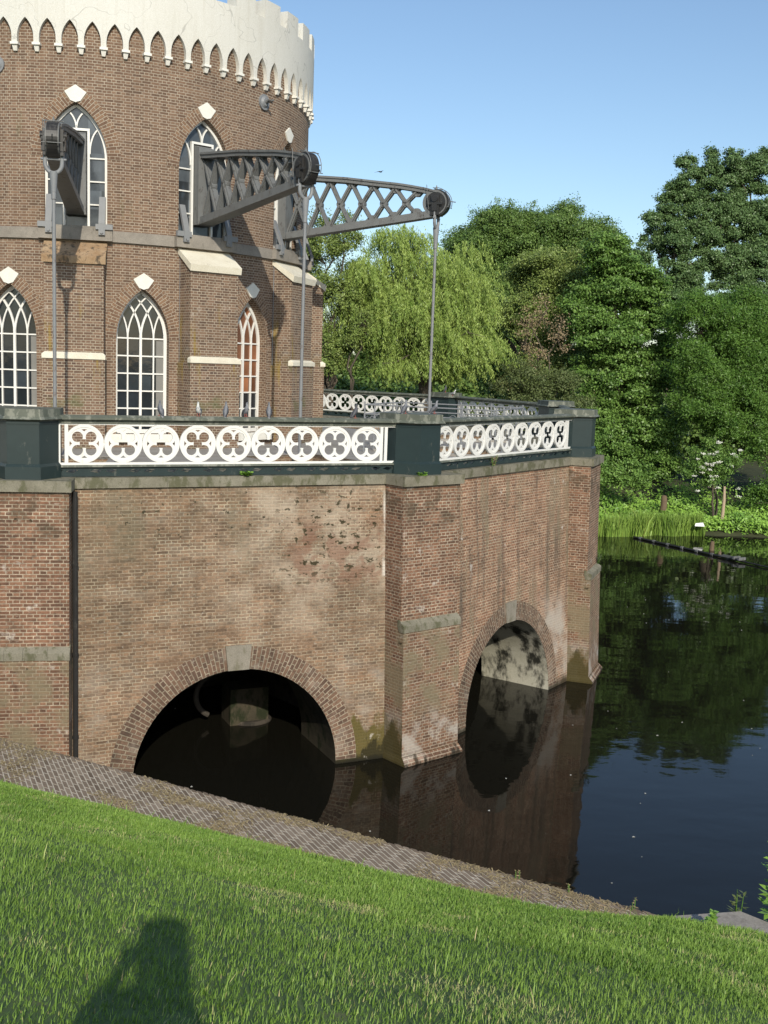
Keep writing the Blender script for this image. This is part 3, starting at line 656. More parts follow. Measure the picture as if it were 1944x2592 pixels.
def pier(k):
    m = MB()
    def blk(h0, h1, xa, xb, z0, z1, back=13.3):
        b = [Vector((back, -h0, z0)), Vector((xa, -h0, z0)), Vector((xa, h0, z0)), Vector((back, h0, z0))]
        t = [Vector((back, -h1, z1)), Vector((xb, -h1, z1)), Vector((xb, h1, z1)), Vector((back, h1, z1))]
        m.frustum(b, t, caps=(False, True))
    blk(.79, .79, 15.32, 15.32, -1.5, .05); blk(.79, .765, 15.32, 15.22, .05, .16)
    blk(.762, .758, 15.20, 15.11, .16, 2.66); blk(.756, .754, 15.02, 14.955, 2.661, TOPZ)
    p = m.build("pier", M_pier, ter); p.rotation_euler.z = R(k * 30)
    s = MB(); h = .772
    for y0, y1 in ((-h, -.31), (-.306, .0), (.004, .40), (.404, h)):
        j = random.uniform(-.012, .012); x1 = 15.13
        s.frustum([(14.99, y0, 2.66), (x1, y0, 2.66), (x1, y1, 2.66), (14.99, y1, 2.66)], [(14.94, y0, 2.79 + j), (x1, y0, 2.79 + j), (x1, y1, 2.79 + j), (14.94, y1, 2.79 + j)], caps=(True, False))
        s.frustum([(14.94, y0, 2.79 + j), (x1, y0, 2.79 + j), (x1, y1, 2.79 + j), (14.94, y1, 2.79 + j)], [(14.94, y0, 2.90), (14.98, y0, 2.90), (14.98, y1, 2.90), (14.94, y1, 2.90)], caps=(False, True))
    s.build("weathering", M_coping, p)
    s = MB(); s.box(13.4, 15.03, -.80, .80, 5.531, 5.72); s.build("coping", M_coping, p)
for k in range(-2, 7): pier(k)
dp = empty('shade_strip', site(0, 14.62, .815, .3), ROT, 'straight black tube added as the shaded strip between the left pier and the front wall', 'pipe')
m = MB(); m.tube([(0, 0, 0), (0, 0, 5.2)], .048, 10)  # black tube and collars added to stand for the pier's shaded side
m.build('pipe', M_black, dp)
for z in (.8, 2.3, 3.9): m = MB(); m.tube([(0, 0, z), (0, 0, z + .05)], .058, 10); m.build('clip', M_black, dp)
# deck with a walled pit at every pump rod
d = MB(); T15 = math.tan(R(15)); zd = 5.60; ri, p0, p1, ph = 5.9, 9.5, 12.3, 1.05
def rz(k, pts): a = R(k * 30); return [Vector((p[0] * math.cos(a) - p[1] * math.sin(a), p[0] * math.sin(a) + p[1] * math.cos(a), p[2])) for p in pts]
for k in range(12):
    E_ = lambda r, s: (r, s * r * T15, zd)
    for poly in ([(ri, -ri * T15, zd), E_(p0, -1), (p0, -ph, zd), (p0, ph, zd), E_(p0, 1), (ri, ri * T15, zd)], [E_(p0, -1), E_(p1, -1), (p1, -ph, zd), (p0, -ph, zd)], [(p0, ph, zd), (p1, ph, zd), E_(p1, 1), E_(p0, 1)],
                 [E_(p1, -1), (13.45, -13.45 * T15, zd), (13.92, 0, zd), (13.45, 13.45 * T15, zd), E_(p1, 1), (p1, ph, zd), (p1, -ph, zd)]): d.poly(rz(k, poly))
    pit_w = MB(); zb = 2.6; q = [(p0, -ph), (p1, -ph), (p1, ph), (p0, ph)]
    for (a, b), (c, e) in zip(q, q[1:] + q[:1]): pit_w.poly(rz(k, [(c, e, zb), (a, b, zb), (a, b, zd + .06), (c, e, zd + .06)]))
    pit_w.poly(rz(k, [(p0, -ph, zb), (p1, -ph, zb), (p1, ph, zb), (p0, ph, zb)]))
    if -2 <= (k + 6) % 12 - 6 <= 5: pit_w.build('pump_pit', M_wall_any, ter)
    if k in (0, 1, 2, 3):
        b4 = .16
        for x0, x1, y0, y1 in ((p0 - b4, p0, -ph - b4, ph + b4), (p1, p1 + b4, -ph - b4, ph + b4), (p0, p1, -ph - b4, -ph), (p0, p1, ph, ph + b4)):
            v = rz(k, [(x0, y0, zd), (x1, y0, zd), (x1, y1, zd), (x0, y1, zd)]); d.prism(v, (0, 0, .07))
d.build("deck", M_deck, ter); 
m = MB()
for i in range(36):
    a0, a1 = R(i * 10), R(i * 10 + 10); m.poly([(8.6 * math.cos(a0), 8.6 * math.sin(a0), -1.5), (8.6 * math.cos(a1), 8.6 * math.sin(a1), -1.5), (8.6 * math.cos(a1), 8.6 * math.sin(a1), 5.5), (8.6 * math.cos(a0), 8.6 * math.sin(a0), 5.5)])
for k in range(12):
    m.prism(rz(k, [(8.5, -.3, -1.5), (13.6, -.3, -1.5), (13.6, .3, -1.5), (8.5, .3, -1.5)]), (0, 0, 6.9))  # radial walls added to block light from the other arches
m.build("chamber_wall_and_baffles", M_dark, ter)
# pump footing seen under the front arch
pf = empty("pump_footing", site(15, 11.35, 1.15, 0), ROT + R(15), "brown brick pump block on a round stone footing under the front arch", "pump base")
m = MB(); m.box(-.5, .15, -.43, .43, -1, .80); m.build("block", M_tunnel, pf)
m = MB(); m.tube([(-.20, .1, -1), (-.20, .1, .02), (-.20, .1, .07)], [.50, .50, .45], 36); m.build("footing", M_dark, pf)
m = MB(); m.tube([(-.2 + .0, -.55 - .55 * math.cos(R(t)), .62 + .5 * math.sin(R(t))) for t in range(-60, 100, 10)], .06, 8); m.build("pipe", M_dark, pf)

# ------------------------------------------------------------------ railings and their iron posts
def railing_proto():
    e = empty("railing", site(15, 14.0, 0, 5.725), ROT + R(15), "", "railing", "white quatrefoil railings round the terrace")
    rings, plates, slots = [], [], []
    sp = .674; z = .578
    for i in range(9):
        y = (i - 4) * sp - .085
        plates.append(circ(y, z, .326, 48)); rings.append(circ(y, z, .337, 48)); rings.append(circ(y, z, .285, 48))
        dd, rr = .116, .093; hole = []
        for qd in range(4):
            arc = circ(dd, dd, rr, 26, -114.3, 204.3); a = R(90 * qd)
            hole += [(y + p[0] * math.cos(a) - p[1] * math.sin(a), z + p[0] * math.sin(a) + p[1] * math.cos(a)) for p in arc]
        plates.append(hole)
        for qd in range(4):
            a = R(90 * qd); tr = [(-.052, .247), (0, .252), (.052, .247), (.018, .226), (0, .208), (-.018, .226)]
            plates.append([(y + p[0] * math.cos(a) - p[1] * math.sin(a), z + p[0] * math.sin(a) + p[1] * math.cos(a)) for p in tr])
    P3 = lambda co: Vector((co.z, co.x, co.y))
    pan = fill_curve("panel", plates, .014, M_whitep, e, P3)
    fill_curve("ring_moulding", rings, .024, M_whitep, pan, P3)
    m = MB(); m.box(-.022, .022, -3.40, 3.30, .205, .246)
    for y in (-3.215, -3.085, 2.925, 3.02): m.box(-.020, .020, y - .03, y + .03, .246, .906)
    m.box(-.019, .019, -3.40, 3.30, .906, .93); m.build("frame", M_whitep, e)
    m = MB(); m.prism([(-.11, -3.5, 1.0), (.125, -3.5, 1.0), (.125, -3.5, 1.035), (.07, -3.5, 1.075), (-.06, -3.5, 1.075), (-.11, -3.5, 1.035)], (0, 6.95, 0)); m.box(-.05, .045, -3.5, 3.45, .93, 1.0); m.build("handrail", M_rail, e)
    m = MB(); m.prism([(-.06, -3.5, .17), (.075, -3.5, .17), (.055, -3.5, .205), (-.05, -3.5, .205)], (0, 6.95, 0)); m.build("lower_rail", M_rail, e)
    outl = [[(-3.45, .0), (3.45, .0), (3.45, .17), (-3.45, .17)]]
    for i in range(10):
        y = (i - 4.5) * sp - .085
        for yy, ww in ((y - .13, .11), (y + .13, .11)): outl.append([(yy - ww, .09), (yy - ww * .3, .128), (yy + ww, .115), (yy + ww * .2, .06)])
    fill_curve("skirting", outl, .018, M_green, e, P3)
    return e
RL = {-2: "white quatrefoil railing hidden at the terrace's far left", -1: "white quatrefoil railing beyond the leftmost dark green post", 0: "white quatrefoil railing above the front arch, pigeons on its handrail", 1: "white quatrefoil railing above the right arch, seen at a slant", 2: "white quatrefoil railing seen edge-on between the two right-hand dark posts", 3: "far white quatrefoil railing in front of the dark bushes", 4: "farthest white quatrefoil railing below the willow, beside the tower"}
rail0 = railing_proto(); rail0["label"] = RL[0]
for k in (-1, 1, 2, 3, 4):
    r = copy_tree(rail0); r.location = site(k * 30 + 15, 14.0, 0, 5.725); r.rotation_euler.z = ROT + R(k * 30 + 15); r["label"] = RL[k]
PL = {-1: "dark green iron railing post out of view left", 0: "dark green iron railing post at the photo's left edge", 1: "dark green iron railing post at the near corner, two pigeons on top", 2: "dark green iron railing post at the terrace's right-hand corner", 3: "dark green iron railing post just behind the right-hand corner post", 4: "dark green iron railing post beneath the willow, far side of the terrace"}
def post_proto():
    e = empty("railing_post", site(0, 14.3, 0, 5.72), ROT, PL[0], "railing post", "dark green octagonal posts of the railing")
    def outline(g, z): return [(x - 14.3, y, z) for x, y in ((14.84 + g, .263 + g * .6), (14.40 + g * .5, .525 + g), (13.95 - g, .525 + g), (13.95 - g, -.525 - g), (14.40 + g * .5, -.525 - g), (14.84 + g, -.263 - g * .6))]
    m = MB()
    m.frustum(outline(0, .22), outline(0, .99)); m.frustum(outline(.012, .93), outline(.012, .955)); m.build("body", M_green, e)
    m = MB(); m.frustum(outline(.04, 0), outline(.04, .215)); m.frustum(outline(.04, .215), outline(.0, .26)); m.build("plinth", M_green, e)
    m = MB(); m.frustum(outline(.02, .985), outline(.085, 1.015)); m.frustum(outline(.085, 1.015), outline(.05, 1.06)); m.frustum(outline(.035, 1.06), outline(.03, 1.185)); m.build("cap", M_rail, e)
    return e
post0 = post_proto()
for k in (1, 2, 3, 4):
    p = copy_tree(post0); p.location = site(k * 30, 14.3, 0, 5.72); p.rotation_euler.z = ROT + R(k * 30); p["label"] = PL[k]

# thin iron guard rail around the farther pump pit
for k, lab in ((2, "thin grey iron guard rail with scrolls around the right-hand pump pit"),):
    e = empty("guard_rail", site(k * 30, 10.9, 0, zd), ROT + R(k * 30), lab, "guard rail")
    x0, x1, yy = -1.75, 1.75, 1.45; m = MB(); cor = [(x0, -yy), (x1, -yy), (x1, yy), (x0, yy)]
    for h in (1.22, .98):
        for (a, b), (c, f) in zip(cor, cor[1:] + cor[:1]): m.tube([(a, b, h), (c, f, h)], .018, 6)
    m.build("rail", M_ironl, e)
    for (a, b), (c, f) in zip(cor, cor[1:] + cor[:1]):
        for i in range(4): t = i / 4; m = MB(); m.tube([(a + (c - a) * t, b + (f - b) * t, 0), (a + (c - a) * t, b + (f - b) * t, 1.30)], .022, 6); m.build("upright", M_ironl, e)
    m = MB()
    for (a, b), (c, f) in zip(cor, cor[1:] + cor[:1]):
        dx, dy = c - a, f - b; L = math.hypot(dx, dy); dx /= L; dy /= L
        for i in range(8):
            s0 = (i + .5) * L / 8; m.tube([(a + dx * (s0 + .15 * math.cos(R(t))), b + dy * (s0 + .15 * math.cos(R(t))),   .70 + .22 * math.sin(R(t))) for t in range(-100, 200, 25)], .009, 5)
    m.build("scroll", M_ironl, e)

# ------------------------------------------------------------------ water, ground, near dike
g = N("water"); o = g.pos()
h1 = g.noise(g.map(o, (1.0, 1.6, 1)), 1.1, 3, .5); h2 = g.noise(g.map(o, (1.0, 2.4, 1)), .28, 2, .5); calm = g.step(g.noise(o, .06, 2), .42, .62)
hh = g.math('ADD', g.math('MULTIPLY', h1, g.math('ADD', g.math('MULTIPLY', calm, .5), .25)), g.math('MULTIPLY', h2, 1.2))
g.bump(hh, .15, .05)
g.bsdf.inputs['IOR'].default_value = 1.29
M_water = g.set((.0085, .0080, .0058), .03, 0, .5)
m = MB(); m.poly([(-90, -30, 0), (140, -30, 0), (140, 75, 0), (-90, 75, 0)]); tag(m.build("water", M_water), kind="structure")
g = N("soil"); M_soil = g.set(g.ramp(g.noise(g.pos(), .8, 6), [(.3, (.030, .040, .014)), (.7, (.055, .060, .022))]), .95)
m = MB(); m.poly([(-2500, -2500, -2.5), (2500, -2500, -2.5), (2500, 2500, -2.5), (-2500, 2500, -2.5)]); tag(m.build("ground", M_soil), kind="structure")
g = N("debris"); M_debris = g.set((.5, .5, .46), .8)
fl = MB()
for i in range(150):
    x, y = random.uniform(-6, 16), random.uniform(14, 42); s = random.uniform(.008, .022); a = random.uniform(0, 6.3)
    if (x - C.x) ** 2 + (y - C.y) ** 2 < 15.6 ** 2 and random.random() < .8: continue
    fl.prism([(x + s * math.cos(a + b) * random.uniform(.6, 1.6), y + s * math.sin(a + b) * random.uniform(.6, 1.6), .004) for b in (0, 2.1, 4.2)], (0, 0, .006))
tag(fl.build("floating_debris", M_debris), "specks of fluff and leaf drifting on the dark water", "debris", kind="stuff")

ED = np.array([.478, .878]); EW = np.array([.878, -.478]); D_EDGE = 10.18; Z_EDGE = 2.60
_wt = np.array([-60, -12, -9.84, -8.79, -7.95, -7.12, -6.04, -4.81, -3.80, -2.89, -2.4, -2.19, -2.0, -1.78, -1.55, -1.36, -1.0, 2, 30])
_dt = np.array([8.6, 8.7, 8.77, 8.86, 8.97, 9.06, 9.2, 9.33, 9.47, 9.65, 9.93, 10.12, 10.20, 10.24, 10.30, 10.33, 10.35, 10.4, 10.4])
def vnoise(x, y, s, seed=0):
    """smooth value noise"""
    r = np.random.default_rng(seed); tab = r.random((64, 64)); x = np.asarray(x) / s + 100; y = np.asarray(y) / s + 100
    xi = np.floor(x).astype(int); yi = np.floor(y).astype(int); fx = x - xi; fy = y - yi; fx = fx * fx * (3 - 2 * fx); fy = fy * fy * (3 - 2 * fy)
    t = lambda a, b: tab[a % 64, b % 64]
    return (t(xi, yi) * (1 - fx) + t(xi + 1, yi) * fx) * (1 - fy) + (t(xi, yi + 1) * (1 - fx) + t(xi + 1, yi + 1) * fx) * fy
def d_grass(wv): return np.interp(wv, _wt, _dt)
def strip_z(d): return Z_EDGE + .10 * (D_EDGE - d)
def dike_z(x, y):
    x = np.asarray(x, float); y = np.asarray(y, float); d = x * ED[0] + y * ED[1]; wv = x * EW[0] + y * EW[1]; dg = d_grass(wv)
    zg = strip_z(dg) + .02; a = (6.39 - zg - .009 * dg * dg) / dg
    z = np.where(d < 0, 6.39 + .02 * d, 6.39 - a * d - .009 * d * d)
    bumps = (vnoise(x, y, 1.6, 3) - .5) * .06 + (vnoise(x, y, .5, 4) - .5) * .02
    f = np.clip((dg - d) / 1.0, 0, 1)
    return np.where(d <= dg, z + bumps * f, strip_z(d) - .06)
def grid_mesh(name, ws, ds, mat, zf):
    W_, D_ = np.meshgrid(ws, ds); X = W_ * EW[0] + D_ * ED[0]; Y = W_ * EW[1] + D_ * ED[1]; Z = zf(X, Y)
    n, k = W_.shape; v = np.stack([X.ravel(), Y.ravel(), Z.ravel()], 1); idx = np.arange(n * k).reshape(n, k)
    f = np.stack([idx[:-1, :-1].ravel(), idx[:-1, 1:].ravel(), idx[1:, 1:].ravel(), idx[1:, :-1].ravel()], 1)
    me = bpy.data.meshes.new(name); me.from_pydata(v.tolist(), [], f.tolist()); me.materials.append(mat); me.polygons.foreach_set("use_smooth", [True] * len(f)); me.update()
    ob = bpy.data.objects.new(name, me); COL.objects.link(ob); return ob
g = N("turf_soil"); o = g.pos(); M_turf = g.set(g.ramp(g.noise(o, 3, 6), [(.3, (.060, .105, .026)), (.62, (.10, .15, .04)), (.8, (.24, .20, .10))]), .95)
tag(grid_mesh("dike_slope", np.concatenate([np.arange(-60, -16, 4), np.arange(-16, 6, .2), np.arange(6, 40, 4)]), np.concatenate([np.arange(-40, -2, 4), np.arange(-2, 10.13, .12)]), M_turf, dike_z), kind="structure")
# steep stone face between the paved strip and the water
m = MB(); pts = [(ED * (D_EDGE - .02) + EW * wv) for wv in (-60, 40)]; q = [(ED * 12.4 + EW * wv) for wv in (-60, 40)]
m.poly([(pts[0][0], pts[0][1], Z_EDGE - .03), (q[0][0], q[0][1], -1.5), (q[1][0], q[1][1], -1.5), (pts[1][0], pts[1][1], Z_EDGE - .03)]); tag(m.build("embankment", M_wall_any), kind="structure")

# paved brick strip along the top of the embankment: every paver modelled, as one path
def leaf_mat(name, c1, c2, trans=.35, rough=.5, c3=None):
    g = N(name); t = g.attr("tint")[2]
    col = g.ramp(t, [(0, c1), (.8, c2), (1, c3 or c2)])
    g.set(col, rough, 0, .35)
    trans *= .45; tr = g.n("ShaderNodeBsdfTranslucent"); g.l(g.mix(.5, col, (.10, .14, .02)), tr.inputs[0]); mx = g.n("ShaderNodeMixShader"); mx.inputs[0].default_value = trans
    g.l(g.bsdf.outputs[0], mx.inputs[1]); g.l(tr.outputs[0], mx.inputs[2]); g.l(mx.outputs[0], g.out.inputs[0]); return g.m
def raw_mesh(name, V, F, tint, mat, parent=None, origin=None, per=4):
    """V (n,3), F (m,per) indices, tint per vertex"""
    me = bpy.data.meshes.new(name); V = np.asarray(V, np.float32)
    if origin is not None: V = V - np.asarray(origin, np.float32)
    F = np.asarray(F, np.int32); me.vertices.add(len(V)); me.vertices.foreach_set("co", V.ravel()); me.loops.add(F.size); me.loops.foreach_set("vertex_index", F.ravel())
    me.polygons.add(len(F)); me.polygons.foreach_set("loop_start", np.arange(0, F.size, per, dtype=np.int32)); me.polygons.foreach_set("loop_total", np.full(len(F), per, np.int32))
    at = me.attributes.new("tint", 'FLOAT', 'POINT'); at.data.foreach_set("value", np.asarray(tint, np.float32))
    for mt in (mat if isinstance(mat, list) else [mat]): me.materials.append(mt)
    me.update(calc_edges=True); me.validate()
    ob = bpy.data.objects.new(name, me); COL.objects.link(ob); ob.parent = parent
    return ob
g = N("paver_brick"); t = g.attr("tint")[2]; o = g.pos()
col = g.ramp(t, [(0, (.15, .112, .080)), (.4, (.23, .176, .128)), (.75, (.29, .225, .165)), (1, (.38, .30, .225))])
col = g.mix(.5, col, g.ramp(g.noise(o, 40, 5, .7), [(.3, (.3, .3, .3)), (.7, (.72, .72, .7))]), 'OVERLAY'); g.bump(g.noise(o, 90, 4), .4, .006); M_paver = g.set(col, .95, 0, .05)
g = N("sandy_joint"); o = g.pos(); M_joint = g.set(g.ramp(g.noise(o, 6, 6, .7), [(.3, (.48, .42, .32)), (.7, (.66, .59, .47))]), .95)
tag(grid_mesh("path_bed", np.arange(-16, 3, .5), np.array([8.0, 9.0, 9.6, 10.16]), M_joint, lambda X, Y: strip_z(X * ED[0] + Y * ED[1]) - .0024), kind="structure")
V, F, T = [], [], []; bw, bl, jt, SK = .080, .148, .015, 1.29          # pavers laid askew to the edge
for i, wv in enumerate(np.arange(-19.0, 2.2, bw + jt)):
    dd = D_EDGE; first = True; length = bl * (.5 if i % 2 else 1)
    while dd > float(d_grass(wv + SK * (D_EDGE - dd))) - .35:
        hw = bw / 2 * random.uniform(.94, 1.0); d0, d1 = dd - length, dd; zj = random.uniform(.0, .0012); ta = random.gauss(0, .02)
        if first: zj += random.uniform(.0, .008); d1 += random.uniform(-.012, .014)
        first = False; b = len(V)
        for zz in (-.06, 0):
            sh = .0 if zz < 0 else .002
            for sw, sdd in ((-1, 0), (1, 0), (1, 1), (-1, 1)):
                dv = (d0 + sh if sdd == 0 else d1 - sh); ww = wv + SK * (D_EDGE - dv) + sw * (hw - sh) + ta * (dv - (d0 + d1) / 2); p = ED * dv + EW * ww
                V.append((p[0], p[1], strip_z(dv) + zz + zj))
        F += [(b + 4, b + 5, b + 6, b + 7), (b, b + 1, b + 5, b + 4), (b + 1, b + 2, b + 6, b + 5), (b + 2, b + 3, b + 7, b + 6), (b + 3, b, b + 4, b + 7)]; T += [min(1, max(0, random.gauss(.5, .2)))] * 8
        dd = d0 - jt; length = bl
pth = tag(raw_mesh("path", V, F, T, M_paver), kind="structure"); pth.data.polygons.foreach_set("use_smooth", [False] * len(pth.data.polygons))
# concrete slab at the right-hand end
sl_ = empty("concrete_slab", (3.6, 9.9, 2.2), 0, "flat grey concrete slab at the end of the brick strip, lower right", "slab")
m = MB(); ps = [(2.72, 9.9), (2.86, 9.5), (3.6, 8.9), (4.6, 9.3), (4.35, 9.78), (3.73, 10.40), (3.02, 10.26)]
m.frustum([(x, y, 2.15) for x, y in ps], [(x, y, 2.485) for x, y in ps]); m.frustum([(x, y, 2.485) for x, y in ps], [(3.6 + (x - 3.6) * .985, 9.8 + (y - 9.8) * .985, 2.5) for x, y in ps], caps=(False, True)); m.build("slab", M_concrete, sl_, (3.6, 9.9, 2.2))

# grass blades
DRY = [(-.67, 5.84, .13), (-1.36, 4.26, .22), (-1.12, 4.75, .12), (-2.79, 8.0, .35), (-2.1, 8.3, .5), (-1.7, 9.2, .35), (.41, 6.2, .18), (-.2, 5.3, .15), (-1.9, 6.3, .2)]
def blades(n, w0, w1, d0, d1, hgt, wid, seed, dens=None, lean=.5):
    r = np.random.default_rng(seed); wv = r.uniform(w0, w1, n); d = r.uniform(d0, d1, n); dg = d_grass(wv)
    keep = d < dg + r.normal(0, .03, n) - .02
    x = wv * EW[0] + d * ED[0]; y = wv * EW[1] + d * ED[1]
    # only where the camera (or one a couple of steps to the side) can see
    keep &= (y > 2.2) & (np.abs(x) < .40 * y + 1.6)
    if dens is not None: keep &= r.random(n) < dens(x, y)
    x, y, d = x[keep], y[keep], d[keep]; n = len(x); z = dike_z(x, y) - .008
    dry = np.clip((vnoise(x, y, .55, 11) * .65 + vnoise(x, y, .2, 12) * .35 - .62) / .14, 0, 1) * np.clip((vnoise(x, y, 1.7, 13) - .40) / .2, 0, 1)
    for sx, sy, sr in DRY: dry = np.maximum(dry, np.clip(1.25 - np.hypot(x - sx, y - sy) / sr - .9 * vnoise(x, y, .12, 17), 0, 1))
    tall = .75 + .6 * vnoise(x, y, .5, 14)
    h = hgt * r.uniform(.55, 1.3, n) * tall * (1 - .25 * dry); az = r.uniform(0, 2 * np.pi, n); ln = np.abs(r.normal(0, lean, n)) + .08 + .5 * dry
    lx, ly = np.cos(az), np.sin(az); px, py = -ly, lx; w = wid * r.uniform(.6, 1.3, n)
    # mown grass leans a little downhill
    bx, by = ED[0] * .18 + EW[0] * .1, ED[1] * .18 + EW[1] * .1
    def pt(t, s):
        k = ln * t * t; q = h / np.sqrt(1 + ln * ln * .8)
        return np.stack([x + (lx * k + bx * t * t) * q + px * w * s, y + (ly * k + by * t * t) * q + py * w * s, z + q * t], 1)
    P = [pt(0, -.5), pt(0, .5), pt(.5, .42), pt(.5, -.42), pt(.85, .22), pt(.85, -.22)]; tip = pt(1, 0)
    V = np.stack(P + [tip, tip], 1).reshape(-1, 3); b = np.arange(n)[:, None] * 8
    F = np.concatenate([b + np.array([0, 1, 2, 3]), b + np.array([3, 2, 4, 5]), b + np.array([5, 4, 6, 7])]).reshape(-1, 4)
    base = np.clip(r.normal(.36, .13, n) + .30 * (vnoise(x, y, .8, 15) - .5) + .22 * (vnoise(x, y, .25, 16) - .5), 0, .68); tint = np.where(r.random(n) < .03 + .7 * dry, r.uniform(.82, 1.0, n), base)
    return V, F, np.repeat(tint, 8)
M_grass = leaf_mat("grass_blade", (.090, .185, .022), (.31, .47, .085), .36, .5, (.52, .45, .22))
Vs, Fs, Ts, off = [], [], [], 0
for args in ((330000, -9, 4.5, .6, 6.2, .033, .0042, 21), (260000, -12, 4, 5.6, 8.6, .035, .0062, 22), (130000, -13, 3, 7.6, 10.5, .040, .0085, 23), (2600, -6.5, 4, 1.2, 7, .085, .006, 24), (1800, -11, 3, 6.5, 10.2, .085, .009, 25)):
    V, F, T = blades(*args); Vs.append(V); Fs.append(F + off); Ts.append(T); off += len(V)
tag(raw_mesh("grass", np.concatenate(Vs), np.concatenate(Fs), np.concatenate(Ts), M_grass), "short green grass with dry patches on the dike slope", "grass", kind="stuff")
# dry clippings lying on the pavers
n = 42000; r = np.random.default_rng(31); wv = r.uniform(-13, 0, n); d = r.uniform(8.6, D_EDGE, n); x = wv * EW[0] + d * ED[0]; y = wv * EW[1] + d * ED[1]
den = np.clip((vnoise(wv * .6, d, .28, 33) * .6 + vnoise(x, y, .9, 34) * .6 - .575) / .22, 0, 1) * np.clip((wv + 14) / 6, .35, .8); k = (r.random(n) < den) & (d > d_grass(wv) - .1); x, y, d = x[k], y[k], d[k]; n = len(x)
a = r.uniform(0, np.pi, n); L = r.uniform(.025, .08, n); ww = r.uniform(.003, .006, n); dx, dy = np.cos(a), np.sin(a); z = strip_z(d) + r.uniform(.004, .016, n); dz = r.normal(0, .12, n)
c = lambda s, q: np.stack([x + dx * L * s - dy * ww * q, y + dy * L * s + dx * ww * q, z + np.maximum(dz * L * s, -.012)], 1)
V = np.stack([c(-.5, -1), c(.5, -1), c(.5, 1), c(-.5, 1)], 1).reshape(-1, 3); F = (np.arange(n)[:, None] * 4 + np.arange(4)).reshape(-1, 4)
M_straw = leaf_mat("straw", (.27, .20, .10), (.46, .36, .19), .1, .7)
tag(raw_mesh("dry_clippings", V, F, np.repeat(r.uniform(0, 1, n), 4), M_straw), "dry yellow grass clippings strewn over the brick strip", "clippings", kind="stuff")

# ------------------------------------------------------------------ plants and trees
def quads(P, U, Wd, L, W):
    """leaf quads: centre P, long axis U, across axis Wd (unit vectors), half length L, half width W"""
    L = np.asarray(L)[:, None]; W = np.asarray(W)[:, None]
    V = np.stack([P - U * L, P + Wd * W - U * L * .1, P + U * L, P - Wd * W - U * L * .1], 1).reshape(-1, 3)
    return V, (np.arange(len(P))[:, None] * 4 + np.arange(4)).reshape(-1, 4)
def unit(a): return a / np.maximum(np.linalg.norm(a, axis=1, keepdims=True), 1e-9)
def rand_dir(r, n): return unit(r.normal(size=(n, 3)))
def clump_leaves(r, centers, outs, n_per, rad, L, W, up=.35, flat=.75):
    """leafy twigs: n_per leaves scattered round each clump centre, blades facing roughly outwards and up"""
    n_per = int(n_per * 3.0); L *= .74; W *= .82; rad = rad * .85; nc = len(centers); n = nc * n_per; c = np.repeat(centers, n_per, 0); o = np.repeat(outs, n_per, 0); rd = np.repeat(rad, n_per)
    off = r.normal(size=(n, 3)) * rd[:, None] * .5; off[:, 2] *= flat
    P = c + off; nrm = unit(o * .8 + r.normal(size=(n, 3)) * .85 + np.array([0, 0, up])); U = unit(np.cross(nrm, rand_dir(r, n))); U[:, 2] -= .25; U = unit(U); Wd = unit(np.cross(nrm, U))
    V, F = quads(P, U, Wd, L * r.uniform(.7, 1.3, n), W * r.uniform(.7, 1.3, n))
    tint = np.repeat(np.clip(r.normal(.45, .16, nc), 0, .85), n_per) + r.normal(0, .09, n)
    return V, F, np.repeat(np.clip(tint, 0, .95), 4)
DENS = 1.0
def crown_points(r, blobs, per_area, shell=.55, gap=.0, sub=.32):
    """leaf-clump centres: every bough is a cluster of smaller rounded sprays with gaps between them"""
    C_, O_ = [], []
    for (x, y, z, rx, ry, rz) in blobs:
        rm = (rx * ry * rz) ** (1 / 3); nb = int(np.clip(24 * rm / 1.6 + 6, 9, 48)); sv = rand_dir(r, nb * 3); sv = sv[(sv[:, 2] > -.75)][:nb]; nb = len(sv)
        sc = sv * (r.uniform(min(shell, .35), 1.0, nb) ** .5)[:, None] * np.array([rx, ry, rz]) * .86 + np.array([x, y, z]); sr = rm * sub * r.uniform(.55, 1.25, nb); keepb = r.random(nb) > gap * .6
        for c, q in zip(sc[keepb], sr[keepb]):
            n = max(3, int(DENS * per_area * q * q * 30)); dv = rand_dir(r, n); dv[:, 2] = np.where(dv[:, 2] < -.25, -dv[:, 2], dv[:, 2]); dv = unit(dv)
            p = c + dv * q * np.abs(r.normal(.78, .30, n))[:, None] * np.array([1.1, 1.1, .8]); C_.append(p); ou = unit(dv + .5 * unit((c - np.array([x, y, z]))[None, :] / np.array([rx, ry, rz]))); O_.append(ou)
    return np.concatenate(C_), np.concatenate(O_)
g = N("bark"); o = g.obj(); M_bark = g.set(g.ramp(g.noise(g.map(o, (6, 6, 1)), 2, 5), [(.3, (.045, .036, .026)), (.7, (.13, .105, .075))]), .9)
def trunk_mesh(m, base, top, r0, r1, rr, wob=.25, seg=9, n=7):
    base = np.array(base, float); top = np.array(top, float); pts = []
    for i in range(n + 1):
        t = i / n; p = base + (top - base) * t; 
        if 0 < i < n: p = p + rr.normal(0, wob * np.linalg.norm(top - base) / 12, 3)
        pts.append(p)
    m.tube(pts, [r0 + (r1 - r0) * i / n for i in range(n + 1)], seg)
def away(blobs, k):
    """the same boughs seen in the same place, k times farther off and larger"""
    return [(x * k, y * k, EYE.z + (z - EYE.z) * k, a * k, b * k, c * k) for x, y, z, a, b, c in blobs]
